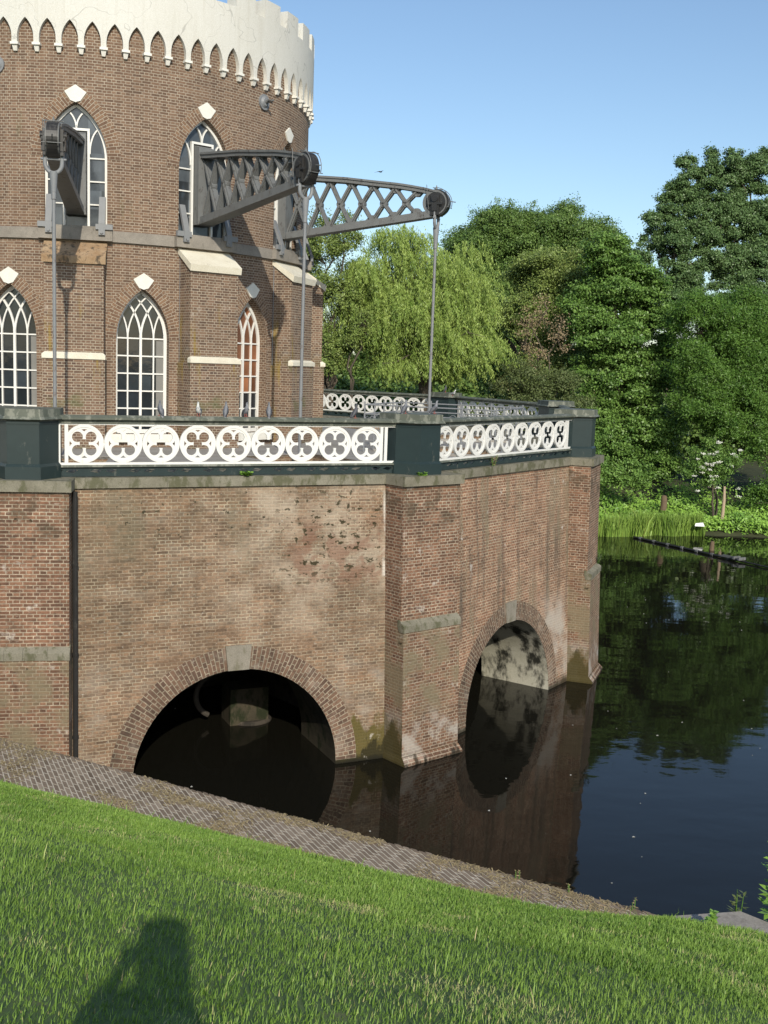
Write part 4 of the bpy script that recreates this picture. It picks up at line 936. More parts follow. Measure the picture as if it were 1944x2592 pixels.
def tree(name, label, cat, base, blobs, mat, seed, per_area=1.5, n_per=14, rad=.55, L=.085, W=.045, trunk_r=.28, shell=.5, gap=0., up=.35, group=None, extra=None, flat=.75, stems=1):
    r = np.random.default_rng(seed); e = empty(name, base, 0, label, cat, group); bo = Vector(base)
    cp, co = crown_points(r, blobs, per_area, shell, gap); V, F, T = clump_leaves(r, cp, co, n_per, r.uniform(.6, 1.3, len(cp)) * rad, L, W, up, flat)
    if extra is not None:
        V2, F2, T2 = extra(r); F = np.concatenate([F, F2 + len(V)]); V = np.concatenate([V, V2]); T = np.concatenate([T, T2])
    raw_mesh("crown", V, F, T, mat, e, base)
    m = MB(); zt = max(b[2] + b[5] * .2 for b in blobs); ax = np.mean([[b[0], b[1]] for b in blobs], 0)
    for s in range(stems):
        bx = (base[0] + r.normal(0, .35) * (s > 0), base[1] + r.normal(0, .3) * (s > 0), base[2] - .3); fork = np.array([bx[0] * .6 + ax[0] * .4, bx[1] * .6 + ax[1] * .4, base[2] + (zt - base[2]) * .4])
        trunk_mesh(m, bx, fork, trunk_r, trunk_r * .72, r)
        for b in blobs[s::stems]: trunk_mesh(m, fork, (b[0], b[1], b[2] + b[5] * .35), trunk_r * .62, .03, r, .5, 7)
        sel = r.permutation(len(cp))[:36 // stems]
        for i in sel:
            b = blobs[int(np.argmin([np.sum((cp[i] - np.array(q[:3])) ** 2) for q in blobs]))]; st_ = np.array([b[0], b[1], b[2] - b[5] * .3]); trunk_mesh(m, st_, cp[i], trunk_r * .2, .012, r, .6, 5, 5)
    m.build("trunk", M_bark, e, base, smooth=True)
    return e
def willow_strands(tops, lens, lean, n_leaf, L, W, r):
    n = len(tops); t = r.uniform(0, 1, (n, n_leaf)); P = tops[:, None, :] + np.stack([lean[:, None, 0] * t ** .7 * lens[:, None], lean[:, None, 1] * t ** .7 * lens[:, None], -t * lens[:, None]], 2) + r.normal(0, .055, (n, n_leaf, 3))
    P = P.reshape(-1, 3); k = len(P); U = unit(np.stack([r.normal(0, .5, k), r.normal(0, .5, k), -np.ones(k)], 1)); Wd = unit(np.cross(U, rand_dir(r, k)))
    V, F = quads(P, U, Wd, L * r.uniform(.7, 1.3, k), W * r.uniform(.7, 1.3, k)); tint = np.repeat(np.clip(r.normal(.45, .18, n), 0, .9), n_leaf) + r.normal(0, .07, k)
    return V, F, np.repeat(np.clip(tint, 0, .95), 4)
M_willow = leaf_mat("willow_leaf", (.150, .245, .042), (.40, .51, .13), .38, .45)
M_elm = leaf_mat("elm_leaf", (.060, .125, .026), (.185, .285, .070), .30, .45)
M_ash = leaf_mat("ash_leaf", (.12, .19, .040), (.28, .35, .095), .35, .45)
M_limel = leaf_mat("lime_leaf", (.058, .135, .024), (.205, .34, .075), .32, .42)
M_poplar = leaf_mat("poplar_leaf", (.058, .115, .036), (.165, .26, .095), .22, .42)
M_dwill = leaf_mat("dark_willow_leaf", (.050, .125, .018), (.150, .27, .048), .35, .45)
M_brown = leaf_mat("withered_leaf", (.22, .16, .085), (.40, .31, .19), .25, .6)
M_scrub = leaf_mat("scrub_leaf", (.070, .105, .034), (.17, .21, .075), .3, .5, (.20, .14, .07))
M_nettle = leaf_mat("nettle_leaf", (0.115, 0.243, 0.041), (0.297, 0.499, 0.081), .35, .45)
M_reed = leaf_mat("reed_blade", (0.132, 0.240, 0.036), (0.312, 0.456, 0.090), .3, .45, (.26, .25, .06))
M_flower = leaf_mat("white_blossom", (.62, .62, .52), (.78, .78, .68), .2, .6)

# bank across the water
def bank_edge(x): return 53.4 + .05 * (np.asarray(x, float) - 10) + .5 * np.sin(np.asarray(x, float) * .5) + np.where(np.asarray(x) < 8, (8 - np.asarray(x, float)) * .12, 0)
def bank_z(x, y): return np.clip((np.asarray(y, float) - bank_edge(x)) * .28, -.6, 2.0) + np.clip((np.asarray(y, float) - bank_edge(x) - 7) * .05, 0, 1.5) + .12 * (vnoise(x, y, 1.5, 41) - .5)
xs = np.concatenate([np.array([-2500, -900, -300, -120]), np.arange(-60, 90, 1.5), np.array([120, 300, 900, 2500])]); ys = np.concatenate([np.arange(50, 76, .8), np.array([80, 90, 120, 200, 400, 900, 2500])])
X, Y = np.meshgrid(xs, ys); Z = bank_z(X, Y); Z[:, :3] = np.where(Y[:, :3] > 60, 3, Z[:, :3]); v = np.stack([X.ravel(), Y.ravel(), Z.ravel()], 1); nn, kk = X.shape; idx = np.arange(nn * kk).reshape(nn, kk)
f = np.stack([idx[:-1, :-1].ravel(), idx[:-1, 1:].ravel(), idx[1:, 1:].ravel(), idx[1:, :-1].ravel()], 1); me = bpy.data.meshes.new("far_bank"); me.from_pydata(v.tolist(), [], f.tolist()); me.materials.append(M_soil); me.update(); ob = bpy.data.objects.new("far_bank", me); COL.objects.link(ob); tag(ob, kind="structure")
bz = lambda x, y: float(bank_z(x, y))

# the weeping willow
def build_willow():
    r = np.random.default_rng(51); base = (2.0, 58.0, bz(2, 58)); e = empty("weeping_willow", base, 0, "broad yellow-green weeping willow behind the terrace railing", "tree")
    blobs = [(.2, 58, 11.9, 2.8, 3.2, 3.1), (2.7, 58, 11.4, 2.5, 3, 3.2), (4.0, 57.8, 9.9, 1.6, 2.4, 2.8), (-1.3, 58.2, 10.4, 2.0, 2.6, 2.7), (1.4, 56.8, 9.2, 3.2, 3.0, 2.7), (3.4, 56.8, 8.8, 1.8, 2.4, 2.2)]
    cp, co = crown_points(r, blobs, 2.4, .55, 0, .30); up = cp[:, 2] > 7.0; cp, co = cp[up], co[up]; n = min(len(cp), 6500); s = r.permutation(len(cp))[:n]; cp, co = cp[s], co[s]
    lens = r.uniform(.35, 1.5, n) * np.clip((cp[:, 2] - 5.0) / 4, .4, 1); lean = co[:, :2] * r.uniform(.1, .8, (n, 1)) + r.normal(0, .15, (n, 2)) + np.array([.18, 0]); V, F, T = willow_strands(cp, lens, lean, 44, .085, .019, r)
    raw_mesh("crown", V, F, T, M_willow, e, base)
    m = MB(); trunk_mesh(m, (2, 58, base[2] - .4), (1.8, 58, 8.6), .48, .34, r)
    for b in blobs: trunk_mesh(m, (1.8, 58, 8.2), (b[0], b[1], b[2] + b[5] * .5), .26, .05, r, .6)
    for i in range(50): b = blobs[i % 5]; trunk_mesh(m, (b[0], b[1], b[2] - .4), cp[i], .06, .012, r, .5, 5, 5)
    m.build("trunk", M_bark, e, base, smooth=True)
build_willow()
tree("ash_tree", "slender light green tree with open branches beside the tower's right edge", "tree", (-2.6, 56, bz(-2.6, 56)), [(-3.4, 56, 13.4, 1.3, 1.2, 1.9), (-2.5, 56, 14.2, .9, .9, 1.2), (-4.0, 56, 11.2, 1.3, 1.2, 1.6), (-2.6, 56, 10.9, 1.2, 1.2, 1.6), (-3.4, 56, 8.4, 1.5, 1.2, 1.7), (-4.6, 56.4, 12.8, 1.0, 1, 1.7)], M_ash, 52, 1.7, 12, .42, .085, .035, .17, .35, .1, stems=2)
tree("elm_tree", "big round-topped dark green tree rising behind the willow", "tree", (10.0, 79, 2.6), away([(6.2, 68, 15.0, 2.9, 2.8, 2.7), (8.6, 68.4, 14.4, 3.0, 3, 3.2), (10.6, 68, 15.2, 2.9, 2.8, 2.6), (12.3, 67.6, 13.9, 1.9, 2.2, 2.6), (4.6, 67.6, 13.4, 2.0, 2.2, 2.3), (8.4, 67, 11.6, 4.4, 3, 2.6), (5.6, 67, 10.8, 2, 2, 2)], 1.16), M_elm, 53, 1.9, 16, .48, .10, .045, .42, .55, .10)
tree("bushy_tree", "yellowish green bushy tree with withered twigs, right of the willow", "tree", (10.1, 67, 2.4), away([(8.2, 61, 12.6, 1.9, 1.8, 2.1), (10.2, 61, 13.4, 2.0, 1.8, 1.7), (11.4, 61, 12.2, 1.6, 1.6, 2.0), (7.6, 61, 10.4, 1.6, 1.6, 1.9), (9.8, 60.6, 10.4, 2.2, 1.8, 2.2), (9.0, 60.5, 7.6, 2.4, 1.8, 2.2)], 1.1), M_ash, 54, 1.8, 14, .48, .09, .042, .26, .4, .1)
tree("withered_bush", "brown-leaved half-dead bush between the willow and the dark lime tree", "bush", (8.2, 58.6, 1.9), [(7.2, 58.6, 9.8, .5, .5, 1.8), (8.0, 58.4, 11.0, .4, .4, 1.4), (8.9, 58.4, 9.8, .5, .5, 1.7), (7.8, 58.2, 8.2, .9, .7, 1.4)], M_brown, 55, 1.1, 4, .40, .075, .032, .07, .1, .1, stems=3)
tree("scrub", "dull olive scrub below the withered bush, above the railing", "bush", (8, 57.6, 1.8), [(7.0, 57.6, 6.6, 1.6, 1.4, 1.8), (8.8, 57.4, 6.0, 1.7, 1.4, 2.2), (6.0, 57.6, 5.2, 1.6, 1.4, 1.8), (9.0, 57.2, 3.8, 1.6, 1.2, 1.6), (7.4, 57.2, 4.2, 1.8, 1.2, 1.8)], M_scrub, 56, 1.9, 12, .40, .07, .032, .08, .3, .1, stems=3)
tree("lime_tree", "tall dense green tree with drooping leafy tiers in the middle of the far bank", "tree", (13.2, 62.7, 2.2), away([(11.0, 57, 13.6, 1.3, 1.4, 1.3), (12.0, 57, 12.2, 1.9, 1.8, 1.6), (10.6, 57, 11.0, 1.8, 1.7, 1.5), (13.2, 57, 10.2, 1.8, 1.7, 1.7), (11.4, 56.4, 9.2, 2.2, 1.9, 1.6), (13.6, 56.6, 8.0, 1.5, 1.7, 1.6), (11.8, 56, 7.2, 2.4, 1.9, 1.6), (10.6, 56, 5.6, 1.8, 1.6, 1.4), (12.8, 55.8, 5.2, 2.2, 1.7, 1.6), (11.2, 55.5, 3.8, 2.2, 1.4, 1.3), (13.6, 55.6, 3.4, 1.4, 1.2, 1.2)], 1.1), M_limel, 57, 2.0, 16, .46, .105, .055, .3, .6, .04, .55, flat=.5)
tree("poplar_tree", "tall dark poplar with pointed tufts, left one of two at the right edge", "tree", (24.0, 94, 3.0), away([(17.3, 67, 19.2, .75, .8, 2.0), (16.4, 67, 17.6, .7, .8, 1.9), (18.5, 67, 19.6, .65, .8, 2.0), (17.9, 67, 17.0, 1.0, 1.0, 2.0), (15.5, 67, 16.3, .6, .7, 1.5), (16.7, 66.6, 15.2, 1.0, 1.1, 1.7), (18.7, 66.8, 15.2, .9, 1.0, 1.9), (14.8, 66.8, 14.7, .6, .7, .9), (17.5, 66.6, 12.8, 1.2, 1.2, 1.7), (15.8, 66.4, 12.8, .8, .9, 1.1), (19.2, 67, 17.6, .7, .8, 1.8)], 1.4), M_poplar, 58, 2.3, 14, .40, .11, .065, .3, .45, .22, group=None)
tree("poplar_tree", "tall dark poplar cut by the photo's right edge", "tree", (30.2, 95, 3.0), away([(20.3, 68, 19.6, .9, 1, 2.0), (21.6, 68, 19.8, 1.0, 1, 2.2), (20.6, 68, 17.0, 1.3, 1.3, 2.2), (22.4, 68, 17.0, 1.3, 1.2, 2.4), (20.3, 67.6, 14.2, 1.3, 1.2, 2.0), (22.2, 67.6, 13.6, 1.5, 1.4, 2.4), (20.8, 67.4, 11.2, 1.5, 1.4, 1.9)], 1.4), M_poplar, 59, 2.2, 14, .42, .11, .065, .32, .45, .22)
tree("dark_willow", "dark green rounded willow at the right edge of the far bank", "tree", (17.6, 59, 2.2), [(16.6, 59, 10.6, 1.8, 1.8, 1.8), (18.4, 59, 10.8, 1.9, 1.9, 1.8), (20.2, 59, 10.0, 1.8, 1.8, 2.0), (17.2, 58.4, 8.4, 2.3, 2, 2.0), (19.6, 58.4, 7.6, 2.3, 2, 2.2), (16.4, 58, 6.2, 1.6, 1.6, 1.6), (18.6, 58, 5.6, 2.0, 1.7, 1.7), (21.4, 58.8, 6.6, 1.8, 1.8, 2.4)], M_dwill, 60, 2.2, 18, .42, .10, .028, .3, .6, .04, .1, flat=1.0)
tree("hazel_bush", "leafy green bush leaning over the bank left of the reeds", "bush", (10.4, 54.9, .6), [(9.6, 55.2, 4.0, 1.4, 1.0, 1.5), (10.8, 54.9, 2.8, 1.3, 1.0, 1.1), (9.4, 54.9, 2.2, 1.3, .9, 1.1), (12.2, 55.0, 2.6, 1.2, .9, .9), (8.0, 55.6, 3.4, 1.6, 1, 1.6)], M_limel, 61, 2.4, 14, .38, .085, .05, .09, .55, .03, .5, stems=3)
tree("elder_bush", "elder bush with flat white flower heads on the far bank", "bush", (16.9, 55.6, .9), [(16.4, 55.6, 3.9, .9, .7, .8), (17.3, 55.6, 3.4, .8, .7, .9), (16.7, 55.4, 2.7, 1.0, .7, .7), (15.8, 55.6, 3.2, .7, .6, .8)], M_limel, 62, 2.6, 13, .34, .075, .04, .07, .5, .05, .5, stems=2)
eld = [o_ for o_ in COL.objects if o_.name.startswith("elder_bush")][0]
r = np.random.default_rng(63); n = 30; cc = np.stack([r.uniform(15.5, 17.9, n), r.uniform(54.75, 55.1, n), r.uniform(2.3, 4.7, n)], 1); cc[:, 2] -= np.abs(cc[:, 0] - 16.7) * .35
for c1_ in cc:
    P = np.repeat(c1_[None], 26, 0) + r.normal(0, 1, (26, 3)) * np.array([.062, .05, .026]); k = len(P); nr = unit(np.array([0, -.5, .8]) + r.normal(0, .3, (k, 3))); U = unit(np.cross(nr, rand_dir(r, k))); V, F = quads(P, U, np.cross(nr, U), np.full(k, .030), np.full(k, .028))
    raw_mesh("flower_head", V, F, np.repeat(r.uniform(0, 1, k), 4), M_flower, eld, eld.location)
tree("alder_bush", "small dark bush at the water's edge, right margin of the photo", "bush", (20.4, 56.2, .8), [(19.6, 56.4, 3.9, 1.1, .9, 1.0), (20.8, 56.2, 2.6, 1.2, .9, 1.2), (21.8, 56.2, 4.2, 1.4, 1, 1.6), (19.4, 56.0, 1.7, .9, .7, .8)], M_dwill, 64, 1.8, 13, .40, .085, .042, .08, .5, .08, stems=2)
# far-off wood closing the view between the trees
r = np.random.default_rng(65); bl = [(x, 100 + r.uniform(-2, 2), r.uniform(5.5, 7.5), 3.4, 2.2, r.uniform(3.6, 5.4)) for x in np.arange(-26, 52, 3.6)] + [(x, 73, 4.4, 2.6, 1.6, 2.6) for x in np.arange(-10, 30, 3)] + [(x, 66.5, 4.2, 2.2, 1.4, 2.4) for x in np.arange(-9, 6.1, 2.6)]
cp, co = crown_points(r, bl, .45, .7); V, F, T = clump_leaves(r, cp, co, 14, np.full(len(cp), .8), .20, .13)
tag(raw_mesh("far_wood", V, F, T, M_elm), "dim mass of woodland behind the trees on the far bank", "wood", kind="stuff")
tree("young_tree", "thin leaning tree stem in the shade left of the willow, beside the tower", "tree", (-2.3, 55, bz(-2.3, 55)), [(-1.4, 55, 9.8, .8, .8, .9), (-1.9, 55, 8.9, .7, .7, .6)], M_ash, 66, 2.0, 10, .4, .08, .035, .13, .3, .1)

# nettles and reeds on the far bank
n = 15000; r = np.random.default_rng(71); x = r.uniform(9.5, 24, n); y = bank_edge(x) + np.abs(r.normal(0, 1.0, n)) * 2.2 + .2; mound = .35 + .9 * vnoise(x, y, 1.4, 72); z = bank_z(x, y) + r.uniform(0, 1, n) ** .7 * mound
P = np.stack([x, y, z], 1); nr = unit(np.array([0, -.55, .7]) + r.normal(0, .5, (n, 3))); U = unit(np.cross(nr, rand_dir(r, n))); V, F = quads(P, U, np.cross(nr, U), r.uniform(.05, .13, n), r.uniform(.03, .06, n))
tag(raw_mesh("nettle_cover", V, F, np.repeat(np.clip(vnoise(x, y, .9, 73) + r.normal(0, .14, n), 0, .95), 4), M_nettle), "bright green nettles and weeds covering the far bank", "weeds", kind="stuff")
def blade_field(n, xr, yr, hr, wid, seed, mat, name, zf, lean=.16, clump=None):
    r = np.random.default_rng(seed); x = r.uniform(*xr, n); y = yr(x, r); h = r.uniform(*hr, n) * (.75 + .4 * vnoise(x, y, .7, seed)); az = r.uniform(0, 6.28, n); l = np.abs(r.normal(0, lean, n)); z = zf(x, y)
    if clump is not None: k = r.random(n) < clump(x, y); x, y, h, az, l, z = x[k], y[k], h[k], az[k], l[k], z[k]; n = len(x)
    px, py = np.cos(az), np.sin(az); a2 = r.uniform(0, 6.28, n); pt = lambda t, s: np.stack([x + np.cos(a2) * l * h * t * t + px * wid * s, y + np.sin(a2) * l * h * t * t + py * wid * s, z + h * t], 1)
    V = np.stack([pt(0, -.5), pt(0, .5), pt(.6, .4), pt(.6, -.4), pt(1, .05), pt(1, -.05)], 1).reshape(-1, 3); b = np.arange(n)[:, None] * 6; F = np.concatenate([b + np.array([0, 1, 2, 3]), b + np.array([3, 2, 4, 5])]).reshape(-1, 4)
    return raw_mesh(name, V, F, np.repeat(np.clip(r.normal(.42, .2, n) + .35 * (vnoise(x, y, .6, seed + 1) - .5), 0, 1), 6), mat)
tag(blade_field(5200, (9.0, 15.9), lambda x, r: bank_edge(x) - .55 + .5 * (vnoise(x, x * 0, .9, 85) - .5) + np.abs(r.normal(0, .6, len(x))), (.4, 1.25), .040, 81, M_reed, "reeds", lambda x, y: np.maximum(bank_z(x, y), -.05), lean=.28, clump=lambda x, y: np.where((np.abs(x - 10.55) < .28), .15, np.clip(.35 + 1.1 * vnoise(x, y, .5, 87), 0, 1))), "bright green reeds standing at the foot of the far bank", "reeds", kind="stuff")

# ------------------------------------------------------------------ boom, post, litter
bo_ = empty("floating_boom", (14.0, 48.8, 0), 0, "dark floating boom lying across the water to the far reeds", "boom")
A_, B_, E_ = Vector((12.14, 52.3, .05)), Vector((15.26, 46.53, .06)), Vector((20.5, 37.0, .05)); og = (14.0, 48.8, 0); m = MB(); m.tube([A_.lerp(B_, i / 8) + Vector((random.uniform(-.03, .03), 0, 0)) for i in range(9)], .055, 8); m.tube([B_, B_.lerp(E_, .5), E_], .035, 8); m.build("pipe", M_black, bo_, og)
for i in range(7):
    m = MB(); p = A_.lerp(B_, (i + .5) / 7); dv = (B_ - A_).normalized(); m.tube([p - dv * .07, p + dv * .07], .075, 10); m.build("collar", M_iron, bo_, og)
m = MB(); dv = (B_ - A_).normalized(); sd_ = Vector((-dv.y, dv.x, 0))
for s in (-.12, .12): m.bar(B_ - dv * .9 + sd_ * s + Vector((0, 0, .07)), B_ + dv * .35 + sd_ * s + Vector((0, 0, .07)), .05, .06, (0, 0, 1))
m.bar(B_ + dv * .3 - sd_ * .2 + Vector((0, 0, .10)), B_ + dv * .3 + sd_ * .2 + Vector((0, 0, .10)), .10, .12, (0, 0, 1)); m.bar(B_ - dv * .0 - sd_ * .2 + Vector((0, 0, .10)), B_ + sd_ * .2 + Vector((0, 0, .10)), .10, .12, (0, 0, 1)); m.build("float", M_iron, bo_, og)
M_wood = paint("old_wood", (.15, .105, .065), .85, .25)
m = MB(); m.tube([(15.0, 49.3, -1), (15.02, 49.3, .15), (15.03, 49.3, .42)], [.11, .11, .09], 10); po = m.build("wooden_post", M_wood, None, (15, 49.3, 0)); po.location = (15, 49.3, 0); tag(po, "stubby wooden post standing in the water behind the boom", "post")
g = N("white_plastic"); M_plast = g.set((.75, .76, .74), .5)
m = MB(); m.frustum([(-.24, -.1, 0), (.24, -.12, 0), (.28, .1, 0), (-.2, .12, 0)], [(-.2, -.06, .14), (.16, -.08, .19), (.2, .06, .17), (-.15, .07, .12)]); li = m.build("plastic_bag", M_plast); li.location = (15.55, 53.35, .55); tag(li, "crumpled white plastic bag caught at the end of the reeds", "litter")
m = MB(); m.tube([(0, 0, -.2), (.02, 0, .3), (.0, .02, .52)], [.17, .16, .14], 12); m.tube([(0, .02, .52), (0, .02, .56)], [.14, .07], 12); su = m.build("tree_stump", M_wood); su.location = (14.2, 55.2, 1.25); tag(su, "brown cut tree stump among the nettles on the far bank", "stump")
m = MB(); m.tube([(0, 0, -.3), (.03, 0, .8), (.0, .0, 1.5)], [.09, .08, .06], 10); su = m.build("bare_stem", paint("pale_bark", (.42, .32, .22), .8), None); su.location = (17.15, 54.95, .9); tag(su, "pale bare tree stem below the white-flowered elder", "stem")

# ------------------------------------------------------------------ small plants nearby
def weed(name, label, base, stems, hgt, mat, seed, leaf=.05, wid=.016, group=None, spread=.18):
    r = np.random.default_rng(seed); e = empty(name, base, 0, label, "weed", group); m = MB(); P, U, O = [], [], []
    for s in range(stems):
        a = r.uniform(0, 6.28); h = hgt * r.uniform(.65, 1.0); tip = np.array([math.cos(a) * spread * h, math.sin(a) * spread * h, h]); b0 = np.array([math.cos(a) * .03, math.sin(a) * .03, 0])
        m.tube([Vector(b0 + (tip - b0) * t + np.array([0, 0, 0])) for t in (0, .4, .75, 1)], [.006 + hgt * .004, .005 + hgt * .003, .004, .002], 6)
        for i in range(int(10 + h * 26)):
            t = r.uniform(.12, 1.0); c = b0 + (tip - b0) * t; az = r.uniform(0, 6.28); dv = np.array([math.cos(az), math.sin(az), r.uniform(-.2, .5)]); dv /= np.linalg.norm(dv); L = leaf * r.uniform(.6, 1.2) * (1.15 - .6 * t); P.append(c + dv * L); U.append(dv); O.append(L)
    m.build("stem", M_nettle, e); P, U, O = np.array(P), np.array(U), np.array(O); Wd = unit(np.cross(U, np.array([0, 0, 1.0]) + r.normal(0, .25, U.shape))); V, F = quads(P, U, Wd, O, O * (wid / leaf) * 1.6); raw_mesh("leaves", V, F, np.repeat(r.uniform(.1, .9, len(P)), 4), mat, e)
    return e
weed("tall_nettle", "tall leafy nettle rising at the photo's right edge beside the slab", (4.02, 10.25, 2.35), 5, .98, M_nettle, 91, .075, .022, spread=.12)
weed("tall_nettle", "short seeding weed just left of the tall nettle, behind the slab", (3.74, 10.5, 2.3), 3, .42, M_scrub, 92, .05, .014)
weed("leafy_sprout", "small bright green sprout on a short stem in front of the slab", (3.28, 9.98, 2.58), 2, .15, M_nettle, 93, .05, .028, spread=.3)
weed("thistle", "dark green thistle standing in the grass by the brick strip", (.47, 9.78, strip_z(9.0) - .06), 3, .36, M_limel, 94, .085, .022, spread=.22)
weed("wall_fern", "bright green fern tuft growing in the inner corner of the brick pier", tuple(site(28.2, 14.46, 0, 2.15)), 5, .34, M_nettle, 95, .06, .026, spread=.7)
weed("wall_fern", "small leafy tuft on the weathering stone at the far pier's edge", tuple(site(62.6, 15.06, 0, 2.86)), 4, .30, M_scrub, 96, .05, .022, spread=.8)
weed("grass_tuft", "dry yellowish grass tuft on the coping under the right railing", tuple(site(41.5, 14.13, 0, 5.72)), 7, .26, M_straw, 97, .05, .008, spread=.4)
weed("moss_tuft", "low green weed at the foot of the near corner post", tuple(site(30.2, 14.9, -.3, 5.715)), 6, .07, M_nettle, 98, .04, .03, spread=1.2)
weed("moss_tuft", "low green weed on the coping under the front railing", tuple(site(15.6, 14.12, 0, 5.72)), 7, .08, M_nettle, 99, .05, .03, spread=1.4)
r = np.random.default_rng(101)
for i in range(3):
    wv = -3.9 + i * .62 + r.uniform(-.1, .1); dd = D_EDGE + r.uniform(-.06, .0); p = ED * dd + EW * wv
    weed("grass_stalk", "thin pale grass stalks standing along the right end of the brick strip's edge", (p[0], p[1], Z_EDGE - .01), 2, r.uniform(.08, .14), M_straw, 110 + i, .022, .006, "grass stalks on the edge", .3)

# ------------------------------------------------------------------ pigeons, swift
g = N("pigeon_grey"); o = g.obj(); M_pig = g.set(g.ramp(g.noise(o, 9, 3), [(.35, (.09, .095, .11)), (.65, (.24, .245, .26))]), .6)
g = N("pigeon_pied"); o = g.obj(); M_pigw = g.set(g.ramp(g.noise(o, 9, 3), [(.42, (.16, .16, .17)), (.52, (.62, .62, .60))]), .6)
g = N("pigeon_dark"); M_pigd = g.set((.06, .062, .07), .55); g = N("pigeon_foot"); M_foot = g.set((.35, .10, .08), .6)
def loft(m, path, ry, rz, seg=12, mi=0):
    """continuous body: ellipse sections along a path in the x-z plane"""
    n = len(path); rings = []
    for i, (x, y, z) in enumerate(path):
        a = Vector(path[max(0, i - 1)]); b = Vector(path[min(n - 1, i + 1)]); t = (b - a).normalized(); sd = Vector((0, 1, 0)); nn_ = t.cross(sd).normalized()
        rings.append([Vector((x, y, z)) + sd * ry[i] * math.cos(2 * math.pi * k / seg) + nn_ * rz[i] * math.sin(2 * math.pi * k / seg) for k in range(seg)])
    for A1, B1 in zip(rings, rings[1:]):
        for k in range(seg): m.poly([A1[k], A1[(k + 1) % seg], B1[(k + 1) % seg], B1[k]], mi=mi)
    m.poly(rings[0][::-1], mi=mi); m.poly(rings[-1], mi=mi)
def pigeon(loc, rz, label, mat, upright=.5):
    e = empty("pigeon", loc, rz, label, "pigeon", "pigeons on the railings"); e.scale = (.86, .86, .86); m = MB(); u = upright
    raw = [(-.20, 0, -.035, .020, .006), (-.13, 0, -.02, .030, .012), (-.07, 0, .0, .048, .034), (-.01, 0, .02, .058, .052), (.05, 0, .038, .054, .054), (.085, 0, .068, .040, .042), (.102, 0, .105, .026, .028), (.112, 0, .138, .023, .025), (.128, 0, .158, .021, .021), (.148, 0, .158, .011, .011), (.168, 0, .150, .003, .003)]
    c, s = math.cos(u * .8), math.sin(u * .8); P = [(x * c - z * s if i < 6 else x * c - z * s * .8, 0, x * s + z * c) for i, (x, y, z, a, b) in enumerate(raw)]
    z0 = .085 - min(p[2] for p in P[2:5]) * .3
    loft(m, [(p[0], 0, p[2] + z0) for p in P], [q[3] for q in raw], [q[4] for q in raw]); b = m.build("body", mat, e, smooth=True)
    for sg in (-1, 1):
        w_ = MB(); loft(w_, [(P[1][0] - .02, sg * .018, P[1][2] + z0 + .012), (P[2][0], sg * .044, P[2][2] + z0 + .014), (P[3][0], sg * .054, P[3][2] + z0 + .016), (P[4][0] + .02, sg * .048, P[4][2] + z0 + .012)], [.008, .012, .012, .004], [.010, .030, .036, .010], 8); w_.build("wing", M_pigd if mat is not M_pigw else M_pig, e, smooth=True)
        l_ = MB(); l_.tube([(.0, sg * .022, .075), (.006, sg * .024, .002)], .006, 6)
        for a in (-.5, 0, .5): l_.tube([(.006, sg * .024, .004), (.006 + .035 * math.cos(a), sg * .024 + .035 * math.sin(a), .003)], .0035, 5)
        l_.tube([(.006, sg * .024, .004), (-.018, sg * .024, .003)], .0035, 5); l_.build("leg", M_foot, e)
HZ = 5.725 + 1.076
for t, ang, lab, mat, u in ((-1.45, 200, "dark pigeon facing the tower, first from the left on the front handrail", M_pig, .9), (-.75, -30, "white and grey pied pigeon on the front handrail", M_pigw, .6), (-.24, 150, "grey pigeon right of the pied one on the front handrail", M_pig, .95), (.14, 20, "dark grey pigeon in front of the brown blind on the handrail", M_pig, .7), (.59, 165, "pale grey pigeon at the tower's wire, left of the middle rod, on the handrail", M_pig, .95), (2.34, 100, "dark-headed pigeon near the right end of the front handrail", M_pigd, .8)):
    pigeon(site(15, 14.01, t, HZ), ROT + R(15 + ang), lab, mat, u)
pigeon(site(30, 14.45, -.36, 6.905), ROT + R(30 + 100), "grey pigeon on the near corner post, left of the rod", M_pig, .75)
pigeon(site(30, 14.5, .38, 6.905), ROT + R(30 + 75), "grey pigeon on the near corner post, right of the rod", M_pig, .55)
pigeon(site(120, 14.35, .1, 6.905), ROT + R(60), "dark pigeon upright on the farthest corner post", M_pigd, .95)
pigeon(site(117.6, 14.1, 0, HZ), ROT + R(80), "pale pigeon with tail raised beside the farthest corner post", M_pigw, .1)
e = empty("swift", EYE + Vector((-.01339, .98563, .16837)) * 58, R(40), "small dark bird flying in the blue sky above the lattice beam", "bird"); m = MB()
loft(m, [(-.16, 0, 0), (-.08, 0, .0), (0, 0, .0), (.07, 0, .005), (.10, 0, .0)], [.008, .03, .04, .03, .006], [.006, .025, .035, .028, .006], 10); m.build("body", M_pigd, e, smooth=True)
for sg in (-1, 1):
    m = MB(); q = [(.05, sg * .03, .01), (.06, sg * .12, .06), (-.02, sg * .26, .02), (-.14, sg * .34, -.03), (-.05, sg * .22, .02), (-.03, sg * .04, .01)]; m.prism(q, (0, 0, .008)); m.build("wing", M_pigd, e)

